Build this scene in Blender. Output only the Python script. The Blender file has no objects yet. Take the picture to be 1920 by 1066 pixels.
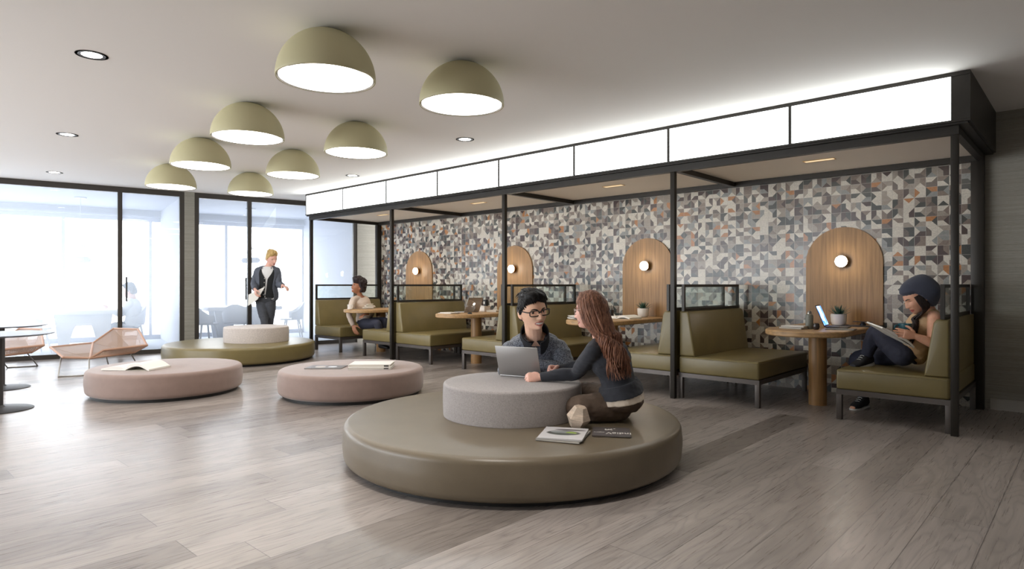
import bpy, bmesh, math, random
import numpy as np
from mathutils import Vector, Matrix, Euler, noise
random.seed(7)
C = bpy.context.scene.collection
PI = math.pi
F = 1188.0
CAMH = 1.22
# room axes: u runs along the booths away from the camera, v towards the tiled wall; world X = -u, Y = v
CU, SU = 0.7337, 0.6794
def cam2w(x, d, z): return Vector((CU*x - SU*d, SU*x + CU*d, z))
def P(px, py, d): return cam2w((px-960)/F*d, d, CAMH + (533-py)/F*d)
def PZ(px, py, z): return P(px, py, (CAMH - z)*F/(py-533))
def UV(u, v, z=0.0): return Vector((-u, v, z))
def CD(x, d): return cam2w(x, d, 0).to_2d()      # a direction given as camera right / depth
def srgb(r, g, b):
    f = lambda c: (c/255/12.92 if c/255 <= .04045 else ((c/255+.055)/1.055)**2.4)
    return (f(r), f(g), f(b), 1.0)

# ------------------------------------------------------------------ node helpers
def nd(nt, typ, ins=None, **props):
    n = nt.nodes.new('ShaderNode'+typ)
    for k, v in props.items(): setattr(n, k, v)
    for k, v in (ins or {}).items():
        s = n.inputs[k]
        if isinstance(v, bpy.types.NodeSocket): nt.links.new(v, s)
        else: s.default_value = v
    return n
def mth(nt, op, a, b=None, c=None):
    ins = {0: a}
    if b is not None: ins[1] = b
    if c is not None: ins[2] = c
    return nd(nt, 'Math', ins, operation=op).outputs[0]
def newmat(name):
    m = bpy.data.materials.new(name); m.use_nodes = True
    nt = m.node_tree; nt.nodes.clear()
    out = nt.nodes.new('ShaderNodeOutputMaterial')
    return m, nt, out
def principled(nt, out, **ins):
    b = nd(nt, 'BsdfPrincipled', {k.replace('_', ' '): v for k, v in ins.items()})
    nt.links.new(b.outputs[0], out.inputs[0]); return b
def mapped(nt, scale=(1, 1, 1), coord='Object'):
    tc = nt.nodes.new('ShaderNodeTexCoord')
    return nd(nt, 'Mapping', {'Vector': tc.outputs[coord], 'Scale': scale}).outputs[0]
def mat(name, col, rough=.5, metal=0.0, spec=.5, var=0.0, vscale=(4, 4, 4), bump=0.0, bscale=(200, 200, 200), sheen=0.0, coat=0.0, trans=0.0, det=4.0, sub=0.0):
    """principled surface, with an optional noise variation of the colour and a fine bump"""
    m, nt, out = newmat(name)
    b = principled(nt, out, Base_Color=col, Roughness=rough, Metallic=metal, Specular_IOR_Level=spec)
    if sheen: b.inputs['Sheen Weight'].default_value = sheen
    if coat: b.inputs['Coat Weight'].default_value = coat
    if trans: b.inputs['Transmission Weight'].default_value = trans
    if sub:
        b.inputs['Subsurface Weight'].default_value = sub
        b.inputs['Subsurface Radius'].default_value = (.012, .004, .002)
        b.inputs['Subsurface Scale'].default_value = 1.0
    if var:
        nz = nd(nt, 'TexNoise', {'Vector': mapped(nt, vscale), 'Scale': 1.0, 'Detail': det, 'Roughness': .6})
        mr = nd(nt, 'MapRange', {0: nz.outputs[0], 1: .25, 2: .75, 3: 1-var, 4: 1+var})
        mx = nd(nt, 'MixRGB', {0: 1.0, 1: col}, blend_type='MULTIPLY')
        nt.links.new(mr.outputs[0], mx.inputs[2]); nt.links.new(mx.outputs[0], b.inputs['Base Color'])
    if bump:
        nz = nd(nt, 'TexNoise', {'Vector': mapped(nt, bscale), 'Scale': 1.0, 'Detail': 3.0})
        bp = nd(nt, 'Bump', {'Height': nz.outputs[0], 'Strength': bump, 'Distance': .01})
        nt.links.new(bp.outputs[0], b.inputs['Normal'])
    return m
def emis(name, col, strength):
    m, nt, out = newmat(name)
    e = nd(nt, 'Emission', {'Color': col, 'Strength': strength})
    nt.links.new(e.outputs[0], out.inputs[0]); return m

# ------------------------------------------------------------------ mesh helpers
class MB:
    """collects vertices and faces; build() links them as ONE mesh object"""
    def __init__(s): s.v = []; s.f = []; s.m = []
    def add(s, vs, fs, mi=0):
        o = len(s.v); s.v.extend(Vector(p) for p in vs)
        s.f.extend(tuple(i+o for i in f) for f in fs); s.m.extend([mi]*len(fs)); return s
    def box(s, lo, hi, r=0.0, seg=2, mi=0, M=None):
        lo, hi = Vector(lo), Vector(hi)
        bm = bmesh.new(); bmesh.ops.create_cube(bm, size=1.0)
        c, sz = (lo+hi)/2, hi-lo
        for v in bm.verts: v.co = Vector((v.co[i]*sz[i]+c[i] for i in range(3)))
        if r > 0:
            bmesh.ops.bevel(bm, geom=bm.edges[:], offset=min(r, min(abs(x) for x in sz)*.49), segments=seg, profile=.5, affect='EDGES')
        s.bm(bm, mi, M); return s
    def bm(s, bm, mi=0, M=None):
        bm.verts.ensure_lookup_table(); bm.verts.index_update()
        s.add([(M @ v.co) if M else v.co.copy() for v in bm.verts], [[v.index for v in f.verts] for f in bm.faces], mi); bm.free(); return s
    def rings(s, rs, closed=True, cap=True, mi=0):
        n = len(rs[0]); vs = [p for r in rs for p in r]; fs = []
        for i in range(len(rs)-1):
            for j in range(n if closed else n-1):
                k = (j+1) % n
                fs.append((i*n+j, i*n+k, (i+1)*n+k, (i+1)*n+j))
        if cap and closed: fs += [tuple(range(n))[::-1], tuple((len(rs)-1)*n+j for j in range(n))]
        s.add(vs, fs, mi); return s
    def lathe(s, prof, n=48, c=(0, 0, 0), mi=0, cap=True):
        c = Vector(c)
        s.rings([[c+Vector((r*math.cos(2*PI*j/n), r*math.sin(2*PI*j/n), z)) for j in range(n)] for r, z in prof], mi=mi, cap=cap); return s
    def tube(s, pts, r, n=10, mi=0, smooth=0, cap=True):
        pts = [Vector(p) for p in pts]
        rad = list(r) if hasattr(r, '__len__') else [r]*len(pts)
        if smooth: pts, rad = spline(pts, rad, smooth)
        s.rings(frames(pts, rad, n), mi=mi, cap=cap); return s
    def prism(s, poly, z0, z1, mi=0, M=None):
        n = len(poly); vs = [Vector((x, y, z0)) for x, y in poly]+[Vector((x, y, z1)) for x, y in poly]
        if M: vs = [M @ v for v in vs]
        s.add(vs, [tuple(range(n))[::-1], tuple(range(n, 2*n))]+[(i, (i+1) % n, n+(i+1) % n, n+i) for i in range(n)], mi); return s
    def ell(s, c, r, n=20, m=12, mi=0, M=None):
        c = Vector(c); vs = []; fs = []
        for i in range(m+1):
            th = PI*i/m
            for j in range(n):
                ph = 2*PI*j/n
                q = Vector((r[0]*math.sin(th)*math.cos(ph), r[1]*math.sin(th)*math.sin(ph), r[2]*math.cos(th)))
                vs.append(c+((M @ q) if M else q))
        for i in range(m):
            for j in range(n): fs.append((i*n+j, i*n+(j+1) % n, (i+1)*n+(j+1) % n, (i+1)*n+j))
        s.add(vs, fs, mi); return s
    def mesh(s, name, mats, smooth=True, ang=35, fix=True):
        me = bpy.data.meshes.new(name); me.from_pydata([tuple(v) for v in s.v], [], s.f)
        for m in (mats if isinstance(mats, (list, tuple)) else [mats]): me.materials.append(m)
        if any(s.m): me.polygons.foreach_set('material_index', s.m)
        if fix:
            bm = bmesh.new(); bm.from_mesh(me)
            bmesh.ops.remove_doubles(bm, verts=bm.verts[:], dist=1e-6)
            bmesh.ops.recalc_face_normals(bm, faces=bm.faces[:]); bm.to_mesh(me); bm.free()
        if smooth:
            me.shade_smooth(); me.set_sharp_from_angle(angle=math.radians(ang))
        return me
    def build(s, name, mats, parent=None, smooth=True, ang=35, origin=None, fix=True):
        if origin is not None: s.v = [v-Vector(origin) for v in s.v]
        o = bpy.data.objects.new(name, s.mesh(name, mats, smooth, ang, fix)); C.objects.link(o)
        if origin is not None: o.location = origin
        if parent: o.parent = parent
        return o
def spline(pts, rad, k):
    n = len(pts); P_, R_ = [], []
    g = lambda i: pts[max(0, min(n-1, i))]; h = lambda i: rad[max(0, min(n-1, i))]
    for i in range(n-1):
        for j in range(k):
            t = j/k; t2, t3 = t*t, t*t*t
            w = (-.5*t3+t2-.5*t, 1.5*t3-2.5*t2+1, -1.5*t3+2*t2+.5*t, .5*t3-.5*t2)
            P_.append(sum((g(i-1+q)*w[q] for q in range(4)), Vector((0, 0, 0))))
            R_.append(sum(h(i-1+q)*w[q] for q in range(4)))
    return P_+[pts[-1]], R_+[rad[-1]]
def frames(pts, rad, n):
    out = []; prev = None
    for i, p in enumerate(pts):
        t = (pts[min(i+1, len(pts)-1)]-pts[max(i-1, 0)]).normalized()
        if prev is None:
            a = Vector((0, 0, 1)) if abs(t.z) < .9 else Vector((1, 0, 0))
            prev = (a-t*a.dot(t)).normalized()
        else: prev = (prev-t*prev.dot(t)).normalized()
        b = t.cross(prev)
        out.append([p+(prev*math.cos(2*PI*j/n)+b*math.sin(2*PI*j/n))*rad[i] for j in range(n)])
    return out
def rot2(x, y, a): return (x*math.cos(a)-y*math.sin(a), x*math.sin(a)+y*math.cos(a))

# ------------------------------------------------------------------ things
def tag(o, label=None, cat=None, group=None, kind=None):
    if label: o['label'] = label
    if cat: o['category'] = cat
    if group: o['group'] = group
    if kind: o['kind'] = kind
    return o
def thing(name, label, cat, loc=(0, 0, 0), rz=0.0, group=None):
    o = bpy.data.objects.new(name, None); C.objects.link(o)
    o.location = loc; o.rotation_euler = (0, 0, rz); o.empty_display_size = .1
    return tag(o, label, cat, group)
def struct(o, label=None, cat=None): o['kind'] = 'structure'; return tag(o, label, cat)
def dup(root, loc, rz, label, group=None):
    r = root.copy(); C.objects.link(r); r.location = loc; r.rotation_euler = (0, 0, rz); r['label'] = label
    if group: r['group'] = group
    for ch in list(root.children):
        c = ch.copy(); C.objects.link(c); c.parent = r
        for g in list(ch.children):
            q = g.copy(); C.objects.link(q); q.parent = c
    return r
DLE, SLE, SKY, EXPO = 42, (4, 9, 16, 18), 6.0, 0.58
STRIP_FILL = (8, 9, 11, 13)  # strength of the added soffit fill in each bay
PANEL, DOME = 4.0, 6.6
FILL_SPOTS = [(2.1, 1.6, 115), (4.6, .3, 62), (7.5, .5, 50), (10.5, -.5, 50), (-.6, 4.6, 45)]  # fill spots without fixtures, added to brighten floor and ceiling
# ------------------------------------------------------------------ materials
def floor_material():
    m, nt, out = newmat('greige_oak_planks')
    co = nt.nodes.new('ShaderNodeTexCoord').outputs['Object']
    sp = nd(nt, 'SeparateXYZ', {0: co}); X, Y = sp.outputs[0], sp.outputs[1]
    w, L = .257, 2.3
    rx = mth(nt, 'DIVIDE', mth(nt, 'ADD', X, .146), w); row = mth(nt, 'FLOOR', rx); fx = mth(nt, 'FRACT', rx)
    rr = nd(nt, 'TexWhiteNoise', {'W': row}, noise_dimensions='1D').outputs[0]
    ry = mth(nt, 'ADD', mth(nt, 'DIVIDE', Y, L), mth(nt, 'MULTIPLY', rr, 3.7)); pl = mth(nt, 'FLOOR', ry); fy = mth(nt, 'FRACT', ry)
    idv = nd(nt, 'CombineXYZ', {0: row, 1: pl, 2: 1.3}).outputs[0]
    wn = nd(nt, 'TexWhiteNoise', {'Vector': idv}, noise_dimensions='3D')
    r1 = wn.outputs[0]
    # grain: cathedral rings, stretched along the plank and shifted for each plank
    off = nd(nt, 'VectorMath', {0: wn.outputs[1], 1: (37, 61, 23)}, operation='MULTIPLY').outputs[0]
    loc = nd(nt, 'VectorMath', {0: co, 1: off}, operation='ADD').outputs[0]
    g1 = nd(nt, 'TexNoise', {'Vector': nd(nt, 'Mapping', {'Vector': loc, 'Scale': (5.5, .9, 1)}).outputs[0], 'Scale': 1.0, 'Detail': 1.5, 'Roughness': .45}).outputs[0]
    ring = mth(nt, 'PINGPONG', mth(nt, 'MULTIPLY', g1, 24.0), 1.0)
    ring = nd(nt, 'MapRange', {0: ring, 1: 0.0, 2: .5, 3: .80, 4: 1.0}).outputs[0]
    g2 = nd(nt, 'TexNoise', {'Vector': nd(nt, 'Mapping', {'Vector': loc, 'Scale': (120, 3.0, 1)}).outputs[0], 'Scale': 1.0, 'Detail': 4.0, 'Roughness': .6}).outputs[0]
    fine = nd(nt, 'MapRange', {0: g2, 1: .3, 2: .7, 3: .86, 4: 1.1}).outputs[0]
    g3 = nd(nt, 'TexNoise', {'Vector': nd(nt, 'Mapping', {'Vector': loc, 'Scale': (9, .8, 1)}).outputs[0], 'Scale': 1.0, 'Detail': 3.0}).outputs[0]
    wide = nd(nt, 'MapRange', {0: g3, 1: .3, 2: .7, 3: .86, 4: 1.12}).outputs[0]
    cr = nd(nt, 'ValToRGB', {0: r1}); e = cr.color_ramp.elements
    e[0].position = 0.0; e[0].color = srgb(124, 115, 109); e[1].position = 1.0; e[1].color = srgb(166, 157, 152)
    for p, c in ((.12, (139, 130, 124)), (.45, (151, 142, 136)), (.75, (158, 149, 143))):
        q = cr.color_ramp.elements.new(p); q.color = srgb(*c)
    k = mth(nt, 'MULTIPLY', mth(nt, 'MULTIPLY', ring, fine), wide)
    sx = mth(nt, 'LESS_THAN', mth(nt, 'MINIMUM', fx, mth(nt, 'SUBTRACT', 1.0, fx)), .008)
    sy = mth(nt, 'LESS_THAN', mth(nt, 'MINIMUM', fy, mth(nt, 'SUBTRACT', 1.0, fy)), .0009)
    seam = mth(nt, 'SUBTRACT', 1.0, mth(nt, 'MULTIPLY', mth(nt, 'MAXIMUM', sx, sy), .55))
    k = mth(nt, 'MULTIPLY', k, seam)
    mx = nd(nt, 'VectorMath', {0: cr.outputs[0], 'Scale': k}, operation='SCALE').outputs[0]
    ro = nd(nt, 'MapRange', {0: g2, 1: .3, 2: .7, 3: .25, 4: .37}).outputs[0]
    bp = nd(nt, 'Bump', {'Height': k, 'Strength': .12, 'Distance': .004}).outputs[0]
    principled(nt, out, Base_Color=mx, Roughness=ro, Specular_IOR_Level=.5, Normal=bp)
    return m

def tile_material():
    m, nt, out = newmat('geometric_mosaic_tile')
    co = nt.nodes.new('ShaderNodeTexCoord').outputs['Object']
    sp = nd(nt, 'SeparateXYZ', {0: co})
    T = .1013
    x = mth(nt, 'DIVIDE', sp.outputs[0], T); z = mth(nt, 'DIVIDE', sp.outputs[2], T)
    cx, cz = mth(nt, 'FLOOR', x), mth(nt, 'FLOOR', z)
    fx, fz = mth(nt, 'SUBTRACT', mth(nt, 'FRACT', x), .5), mth(nt, 'SUBTRACT', mth(nt, 'FRACT', z), .5)
    r = nd(nt, 'TexWhiteNoise', {'Vector': nd(nt, 'CombineXYZ', {0: cx, 1: cz, 2: 3.1}).outputs[0]}, noise_dimensions='3D').outputs[0]
    a = mth(nt, 'MULTIPLY', mth(nt, 'FLOOR', mth(nt, 'MULTIPLY', r, 4.0)), PI/2)
    ca, sa = mth(nt, 'COSINE', a), mth(nt, 'SINE', a)
    qx = mth(nt, 'SUBTRACT', mth(nt, 'MULTIPLY', fx, ca), mth(nt, 'MULTIPLY', fz, sa))
    qz = mth(nt, 'ADD', mth(nt, 'MULTIPLY', fx, sa), mth(nt, 'MULTIPLY', fz, ca))
    tri = mth(nt, 'LESS_THAN', qz, mth(nt, 'MULTIPLY', mth(nt, 'ABSOLUTE', qx), -1.0))
    left = mth(nt, 'LESS_THAN', qx, 0.0)
    pid = mth(nt, 'ADD', mth(nt, 'MULTIPLY', tri, 2.0), mth(nt, 'MULTIPLY', mth(nt, 'SUBTRACT', 1.0, tri), left))
    wn = nd(nt, 'TexWhiteNoise', {'Vector': nd(nt, 'CombineXYZ', {0: cx, 1: cz, 2: mth(nt, 'ADD', pid, 7.3)}).outputs[0]}, noise_dimensions='3D')
    cr = nd(nt, 'ValToRGB', {0: wn.outputs[0]}); cr.color_ramp.interpolation = 'CONSTANT'
    pal = [(0, (204, 197, 183)), (.30, (152, 142, 130)), (.46, (126, 111, 100)), (.57, (136, 137, 133)), (.65, (64, 66, 62)), (.78, (74, 59, 56)), (.89, (98, 88, 81)), (.955, (170, 114, 66))]
    el = cr.color_ramp.elements; el[0].color = srgb(*pal[0][1]); el[1].position = pal[1][0]; el[1].color = srgb(*pal[1][1])
    for p, c in pal[2:]: q = el.new(p); q.color = srgb(*c)
    nz = nd(nt, 'TexNoise', {'Vector': nd(nt, 'Mapping', {'Vector': co, 'Scale': (60, 60, 90)}).outputs[0], 'Scale': 1.0, 'Detail': 4.0, 'Roughness': .7}).outputs[0]
    vv = nd(nt, 'MapRange', {0: nz, 1: .25, 2: .75, 3: .72, 4: 1.25}).outputs[0]
    col = nd(nt, 'VectorMath', {0: cr.outputs[0], 'Scale': vv}, operation='SCALE').outputs[0]
    edge = mth(nt, 'GREATER_THAN', mth(nt, 'MAXIMUM', mth(nt, 'ABSOLUTE', fx), mth(nt, 'ABSOLUTE', fz)), .488)
    col = nd(nt, 'MixRGB', {0: edge, 1: col, 2: srgb(176, 168, 158)}).outputs[0]
    bp = nd(nt, 'Bump', {'Height': mth(nt, 'SUBTRACT', 1.0, edge), 'Strength': .25, 'Distance': .002}).outputs[0]
    principled(nt, out, Base_Color=col, Roughness=.22, Specular_IOR_Level=.5, Normal=bp)
    return m

def rib_material(name, col):
    """woven wall covering with fine irregular horizontal ribs"""
    m, nt, out = newmat(name)
    n1 = nd(nt, 'TexNoise', {'Vector': mapped(nt, (1.2, 1.2, 150)), 'Scale': 1.0, 'Detail': 3.0, 'Roughness': .7}).outputs[0]
    n2 = nd(nt, 'TexNoise', {'Vector': mapped(nt, (25, 25, 260)), 'Scale': 1.0, 'Detail': 2.0}).outputs[0]
    s = mth(nt, 'ADD', mth(nt, 'MULTIPLY', n1, .7), mth(nt, 'MULTIPLY', n2, .3))
    k = nd(nt, 'MapRange', {0: s, 1: .35, 2: .65, 3: .76, 4: 1.14}).outputs[0]
    c = nd(nt, 'VectorMath', {0: col[:3], 'Scale': k}, operation='SCALE').outputs[0]
    bp = nd(nt, 'Bump', {'Height': s, 'Strength': .5, 'Distance': .006}).outputs[0]
    principled(nt, out, Base_Color=c, Roughness=.75, Specular_IOR_Level=.3, Normal=bp); return m

def wood_material(name, col, sc):
    m, nt, out = newmat(name)
    tc = mapped(nt, sc)
    n1 = nd(nt, 'TexNoise', {'Vector': tc, 'Scale': 1.0, 'Detail': 5.0, 'Roughness': .62, 'Distortion': .3}).outputs[0]
    k = nd(nt, 'MapRange', {0: n1, 1: .28, 2: .72, 3: .62, 4: 1.28}).outputs[0]
    c = nd(nt, 'VectorMath', {0: col[:3], 'Scale': k}, operation='SCALE').outputs[0]
    principled(nt, out, Base_Color=c, Roughness=.42, Specular_IOR_Level=.45); return m

def leather(name, col, rough=.38):
    m, nt, out = newmat(name)
    v = nd(nt, 'TexVoronoi', {'Vector': mapped(nt, (320, 320, 320)), 'Scale': 1.0}).outputs[0]
    n = nd(nt, 'TexNoise', {'Vector': mapped(nt, (5, 5, 5)), 'Scale': 1.0, 'Detail': 4.0}).outputs[0]
    k = nd(nt, 'MapRange', {0: n, 1: .3, 2: .7, 3: .93, 4: 1.07}).outputs[0]
    c = nd(nt, 'VectorMath', {0: col[:3], 'Scale': k}, operation='SCALE').outputs[0]
    bp = nd(nt, 'Bump', {'Height': v, 'Strength': .18, 'Distance': .0015}).outputs[0]
    principled(nt, out, Base_Color=c, Roughness=rough, Specular_IOR_Level=.5, Normal=bp); return m

def weave(name, col, scale=230.0, contrast=.25, rough=.85):
    m, nt, out = newmat(name)
    w1 = nd(nt, 'TexVoronoi', {'Vector': mapped(nt, (scale, scale, scale*1.3)), 'Scale': 1.0}).outputs[0]
    n = nd(nt, 'TexNoise', {'Vector': mapped(nt, (scale*.5,)*3), 'Scale': 1.0, 'Detail': 2.0}).outputs[0]
    s = mth(nt, 'ADD', mth(nt, 'MULTIPLY', w1, .6), mth(nt, 'MULTIPLY', n, .5))
    k = nd(nt, 'MapRange', {0: s, 1: .2, 2: .9, 3: 1+contrast, 4: 1-contrast}).outputs[0]
    c = nd(nt, 'VectorMath', {0: col[:3], 'Scale': k}, operation='SCALE').outputs[0]
    bp = nd(nt, 'Bump', {'Height': s, 'Strength': .35, 'Distance': .004}).outputs[0]
    principled(nt, out, Base_Color=c, Roughness=rough, Specular_IOR_Level=.2, Sheen_Weight=.15, Normal=bp); return m

def glass_material(name, veil=0.0, veilcol=(.9, .95, 1, 1), tint=(1, 1, 1, 1), rough=.0, f0=.5):
    """thin pane: see-through, mirror-like towards grazing angles, with an optional white veil standing in for haze"""
    m, nt, out = newmat(name)
    tr = nd(nt, 'BsdfTransparent', {'Color': tint}); gl = nd(nt, 'BsdfGlossy', {'Color': (1, 1, 1, 1), 'Roughness': rough})
    bk = nt.nodes.new('ShaderNodeNewGeometry').outputs['Backfacing']
    fr = nd(nt, 'Fresnel', {'IOR': mth(nt, 'SUBTRACT', 1.45, mth(nt, 'MULTIPLY', bk, 1.45-1/1.45))})
    base = tr.outputs[0]
    if veil:
        tl = nd(nt, 'BsdfTranslucent', {'Color': veilcol})
        base = nd(nt, 'MixShader', {0: veil, 1: tr.outputs[0], 2: tl.outputs[0]}).outputs[0]
    mx = nd(nt, 'MixShader', {0: mth(nt, 'MULTIPLY', fr.outputs[0], f0), 1: base, 2: gl.outputs[0]})
    nt.links.new(mx.outputs[0], out.inputs[0]); return m

M_FLOOR = floor_material(); M_TILE = tile_material()
M_RIB = rib_material('ribbed_wallcovering', srgb(150, 146, 136))
M_CEIL = mat('ceiling_paint', srgb(244, 240, 235), .9, spec=.2, bump=.02, bscale=(60, 60, 60))
M_WALLP = mat('wall_paint', srgb(228, 224, 218), .85, spec=.2)
M_BASE = mat('grey_skirting_paint', srgb(165, 160, 152), .6)
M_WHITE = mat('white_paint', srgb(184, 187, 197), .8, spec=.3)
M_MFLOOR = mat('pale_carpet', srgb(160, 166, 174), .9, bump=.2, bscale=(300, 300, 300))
M_SOFFIT = mat('soffit_board', srgb(240, 232, 220), .8, spec=.2)
M_DARK = mat('bronze_black_metal', srgb(44, 40, 35), .42, metal=.4, spec=.5, bump=.03, bscale=(400, 400, 400))
M_FRAME = mat('dark_bronze_frame', srgb(64, 59, 54), .45, metal=.3)
M_LEGMETAL = mat('gunmetal_bench_frame', srgb(96, 90, 86), .45, metal=.6)
M_OLIVE = leather('olive_leather', srgb(120, 107, 68), .36)
M_POUF = leather('olive_pouf_leather', srgb(110, 99, 82), .36)
M_PINK = mat('dusty_pink_suede', srgb(142, 119, 109), .72, var=.08, vscale=(9, 9, 9), bump=.08, bscale=(500, 500, 500), sheen=.35)
M_DRUM = weave('grey_woven_fabric', srgb(158, 152, 150), 150, .2)
M_DRUML = weave('pale_bouclé_fabric', srgb(200, 190, 184), 120, .25)
M_PLINTH = mat('black_plinth', srgb(30, 28, 26), .6)
M_OAK = wood_material('oak_veneer_vertical', srgb(160, 122, 78), (38, 38, 1.6))
M_OAKT = wood_material('oak_table_top', srgb(182, 146, 102), (1.8, 40, 40))
M_DOME = mat('olive_lacquer_dome', srgb(196, 189, 152), .55, spec=.35)
M_DOMEIN = mat('dark_dome_rim', srgb(60, 54, 46), .5)
M_DISC = emis('lamp_diffuser', (1.0, .96, .90, 1), DOME)
M_PANEL = emis('lightbox_diffuser', (.95, 1.0, 1.0, 1), PANEL)
M_SCONCE = emis('opal_glass_globe', (1.0, .93, .82, 1), 26.0)
M_DL = emis('downlight_lens', (1.0, .95, .88, 1), 14.0)
M_SLOT = emis('warm_slot_lens', (1.0, .80, .50, 1), .7)
M_BRASS = mat('brushed_brass', srgb(206, 160, 92), .3, metal=1.0)
M_DLRING = mat('downlight_baffle', srgb(74, 70, 64), .45, metal=.2)
M_GLASS = glass_material('partition_glass', veil=.25)  # veil puts the haze of the bright rooms into the pane
M_WINGLASS = glass_material('window_glass')
M_SCREEN = glass_material('booth_screen_glass', f0=1.0, tint=(.93, .96, .95, 1), rough=.02)
M_COPPER = mat('rose_copper_cord', srgb(178, 138, 114), .55)
M_STEEL = mat('brushed_steel', srgb(170, 166, 160), .32, metal=1.0)
M_TABTOP = mat('slate_grey_laminate', srgb(88, 92, 102), .38)
M_TABLEG = mat('graphite_powder_coat', srgb(72, 70, 70), .5, metal=.3)
M_PLASTIC = mat('white_shell_plastic', srgb(214, 215, 218), .5)
M_PAPER = mat('white_paper', srgb(238, 235, 228), .8)
M_PAPERE = mat('page_edges', srgb(214, 208, 196), .85, var=.12, vscale=(8, 8, 900))
M_CERAM = mat('matt_white_ceramic', srgb(226, 220, 212), .5)
M_LEAF = mat('succulent_green', srgb(62, 92, 74), .5, var=.25, vscale=(60, 60, 60))
M_SOIL = mat('dark_soil', srgb(45, 36, 30), .9, bump=.6, bscale=(180, 180, 180))
M_ALU = mat('silver_aluminium', srgb(168, 166, 164), .38, metal=.75)
M_BLACK = mat('black_plastic', srgb(26, 26, 28), .45)
M_KEYS = mat('grey_key_caps', srgb(70, 72, 76), .6)

# ------------------------------------------------------------------ room shell
H = 2.90
def boxobj(name, lo, hi, m, parent=None, r=0.0):
    return MB().box(lo, hi, r).build(name, m, parent)
struct(boxobj('floor', (-17.5, -4.5, -.06), (4.0, 10.2, 0), M_FLOOR))
# meeting-room side is turned about 11 degrees to the booths
WD = Vector((.1975, .9803, 0)).normalized(); ND = Vector((-WD.y, WD.x, 0))
WO = Vector((-12.70, 1.87, 0))
def wall_s(px):
    t = (px-960)/F; q = cam2w(t, 1, 0)
    # q*d = WO + s*WD
    det = q.x*(-WD.y)-q.y*(-WD.x)
    d = (WO.x*(-WD.y)-WO.y*(-WD.x))/det
    return (q*d-WO).dot(WD)
def WL(s, n, z=0.0): return WO+WD*s+ND*n+Vector((0, 0, z))
WM = Matrix(((WD.x, -ND.x*-1, 0, WO.x), (WD.y, ND.y, 0, WO.y), (0, 0, 1, 0), (0, 0, 0, 1)))
def wbox(mb, s0, s1, n0, n1, z0, z1, r=0.0, mi=0): return mb.box((s0, n0, z0), (s1, n1, z1), r, 2, mi, WM)
S = {k: wall_s(k) for k in (222, 229, 338, 345, 364, 370, 464, 471, 661, 668)}
SR = 6.9
ceil = MB(); ceil.prism([(4.0, -4.5), (4.0, 10.2), (-13.2, 10.2), tuple(WL(8.5, .06)[:2]), tuple(WL(-6.6, .06)[:2]), (-14.0, -4.5)], H, H+.08)
struct(ceil.build('ceiling', M_CEIL))
struct(boxobj('wall_back', (-10.93, 7.745, 0), (-.83, 7.86, H), M_TILE))
struct(boxobj('wall_right', (-.83, 7.75, 0), (4.0, 7.9, H), M_RIB))
struct(boxobj('baseboard_right', (-.78, 7.735, 0), (3.9, 7.75, .105), M_BASE))
struct(boxobj('wall_front', (3.9, -4.5, 0), (4.0, 7.75, H), M_WALLP))
struct(wbox(MB(), S[668], S[668]+2.0, -.06, .06, 0, H).build('wall_left', M_RIB))
struct(wbox(MB(), S[345], S[364], -.05, .07, 0, H).build('column_left', M_RIB))
# unseen side wall; tall windows added, sized to bring daylight onto the ceiling
sw = MB()
WZ0, WZ1 = .06, 2.82; WX = ((-13.7, -9.4), (-9.1, -4.6))
sw.box((-14.0, -4.5, 0), (4.0, -4.4, WZ0)).box((-14.0, -4.5, WZ1), (4.0, -4.4, H))
for x0, x1 in ((-14.0, -13.7), (-9.4, -9.1), (-4.6, 4.0)): sw.box((x0, -4.5, WZ0), (x1, -4.4, WZ1))
struct(sw.build('wall_side', M_WALLP))
for k, (x0, x1) in enumerate(WX):
    w = thing('window_%d' % (k+5), None, None); struct(w)
    MB().box((x0, -4.48, WZ0), (x0+.05, -4.42, WZ1)).box((x1-.05, -4.48, WZ0), (x1, -4.42, WZ1)).box((x0, -4.48, WZ0), (x1, -4.42, WZ0+.05)).box((x0, -4.48, WZ1-.05), (x1, -4.42, WZ1)).box(((x0+x1)/2-.02, -4.48, WZ0+.05), ((x0+x1)/2+.02, -4.42, WZ1-.05)).build('frame', M_FRAME, w)
    MB().box((x0+.05, -4.452, WZ0+.05), (x1-.05, -4.446, WZ1-.05)).build('glass_pane', M_WINGLASS, w)

# glazed front of the meeting rooms
def glazed(name, s0, s1, handle=None, jl=.035, jr=.035):
    w = thing(name, None, None); struct(w)
    fr = MB()
    wbox(fr, s0, s1, -.04, .04, H-.095, H); wbox(fr, s0, s1, -.035, .035, 0, .075)
    wbox(fr, s0, s0+jl, -.04, .04, .075, H-.095); wbox(fr, s1-jr, s1, -.04, .04, .075, H-.095)
    fr.build('frame', M_FRAME, w)
    wbox(MB(), s0+jl, s1-jr, -.006, .006, .075, H-.095).build('glass_pane', M_GLASS, w)
    if handle:
        h = MB(); a = WL(handle, -.075)
        h.tube([a+Vector((0, 0, .93)), a+Vector((0, 0, 1.35))], .014, 10)
        for z in (.98, 1.30): h.tube([a+Vector((0, 0, z)), WL(handle, 0, z)], .009, 8)
        h.build('handle', M_BLACK, w)
glazed('window_1', -6.5, S[229]-.0335, None, .06, .0335)
glazed('door_1', S[229]-.0335, S[345], wall_s(236.5), .0335, .075)
glazed('door_2', S[364], S[471]-.035, wall_s(459.5), .075, .035)
glazed('window_2', S[471]-.035, S[668], None, .035, .075)
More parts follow.
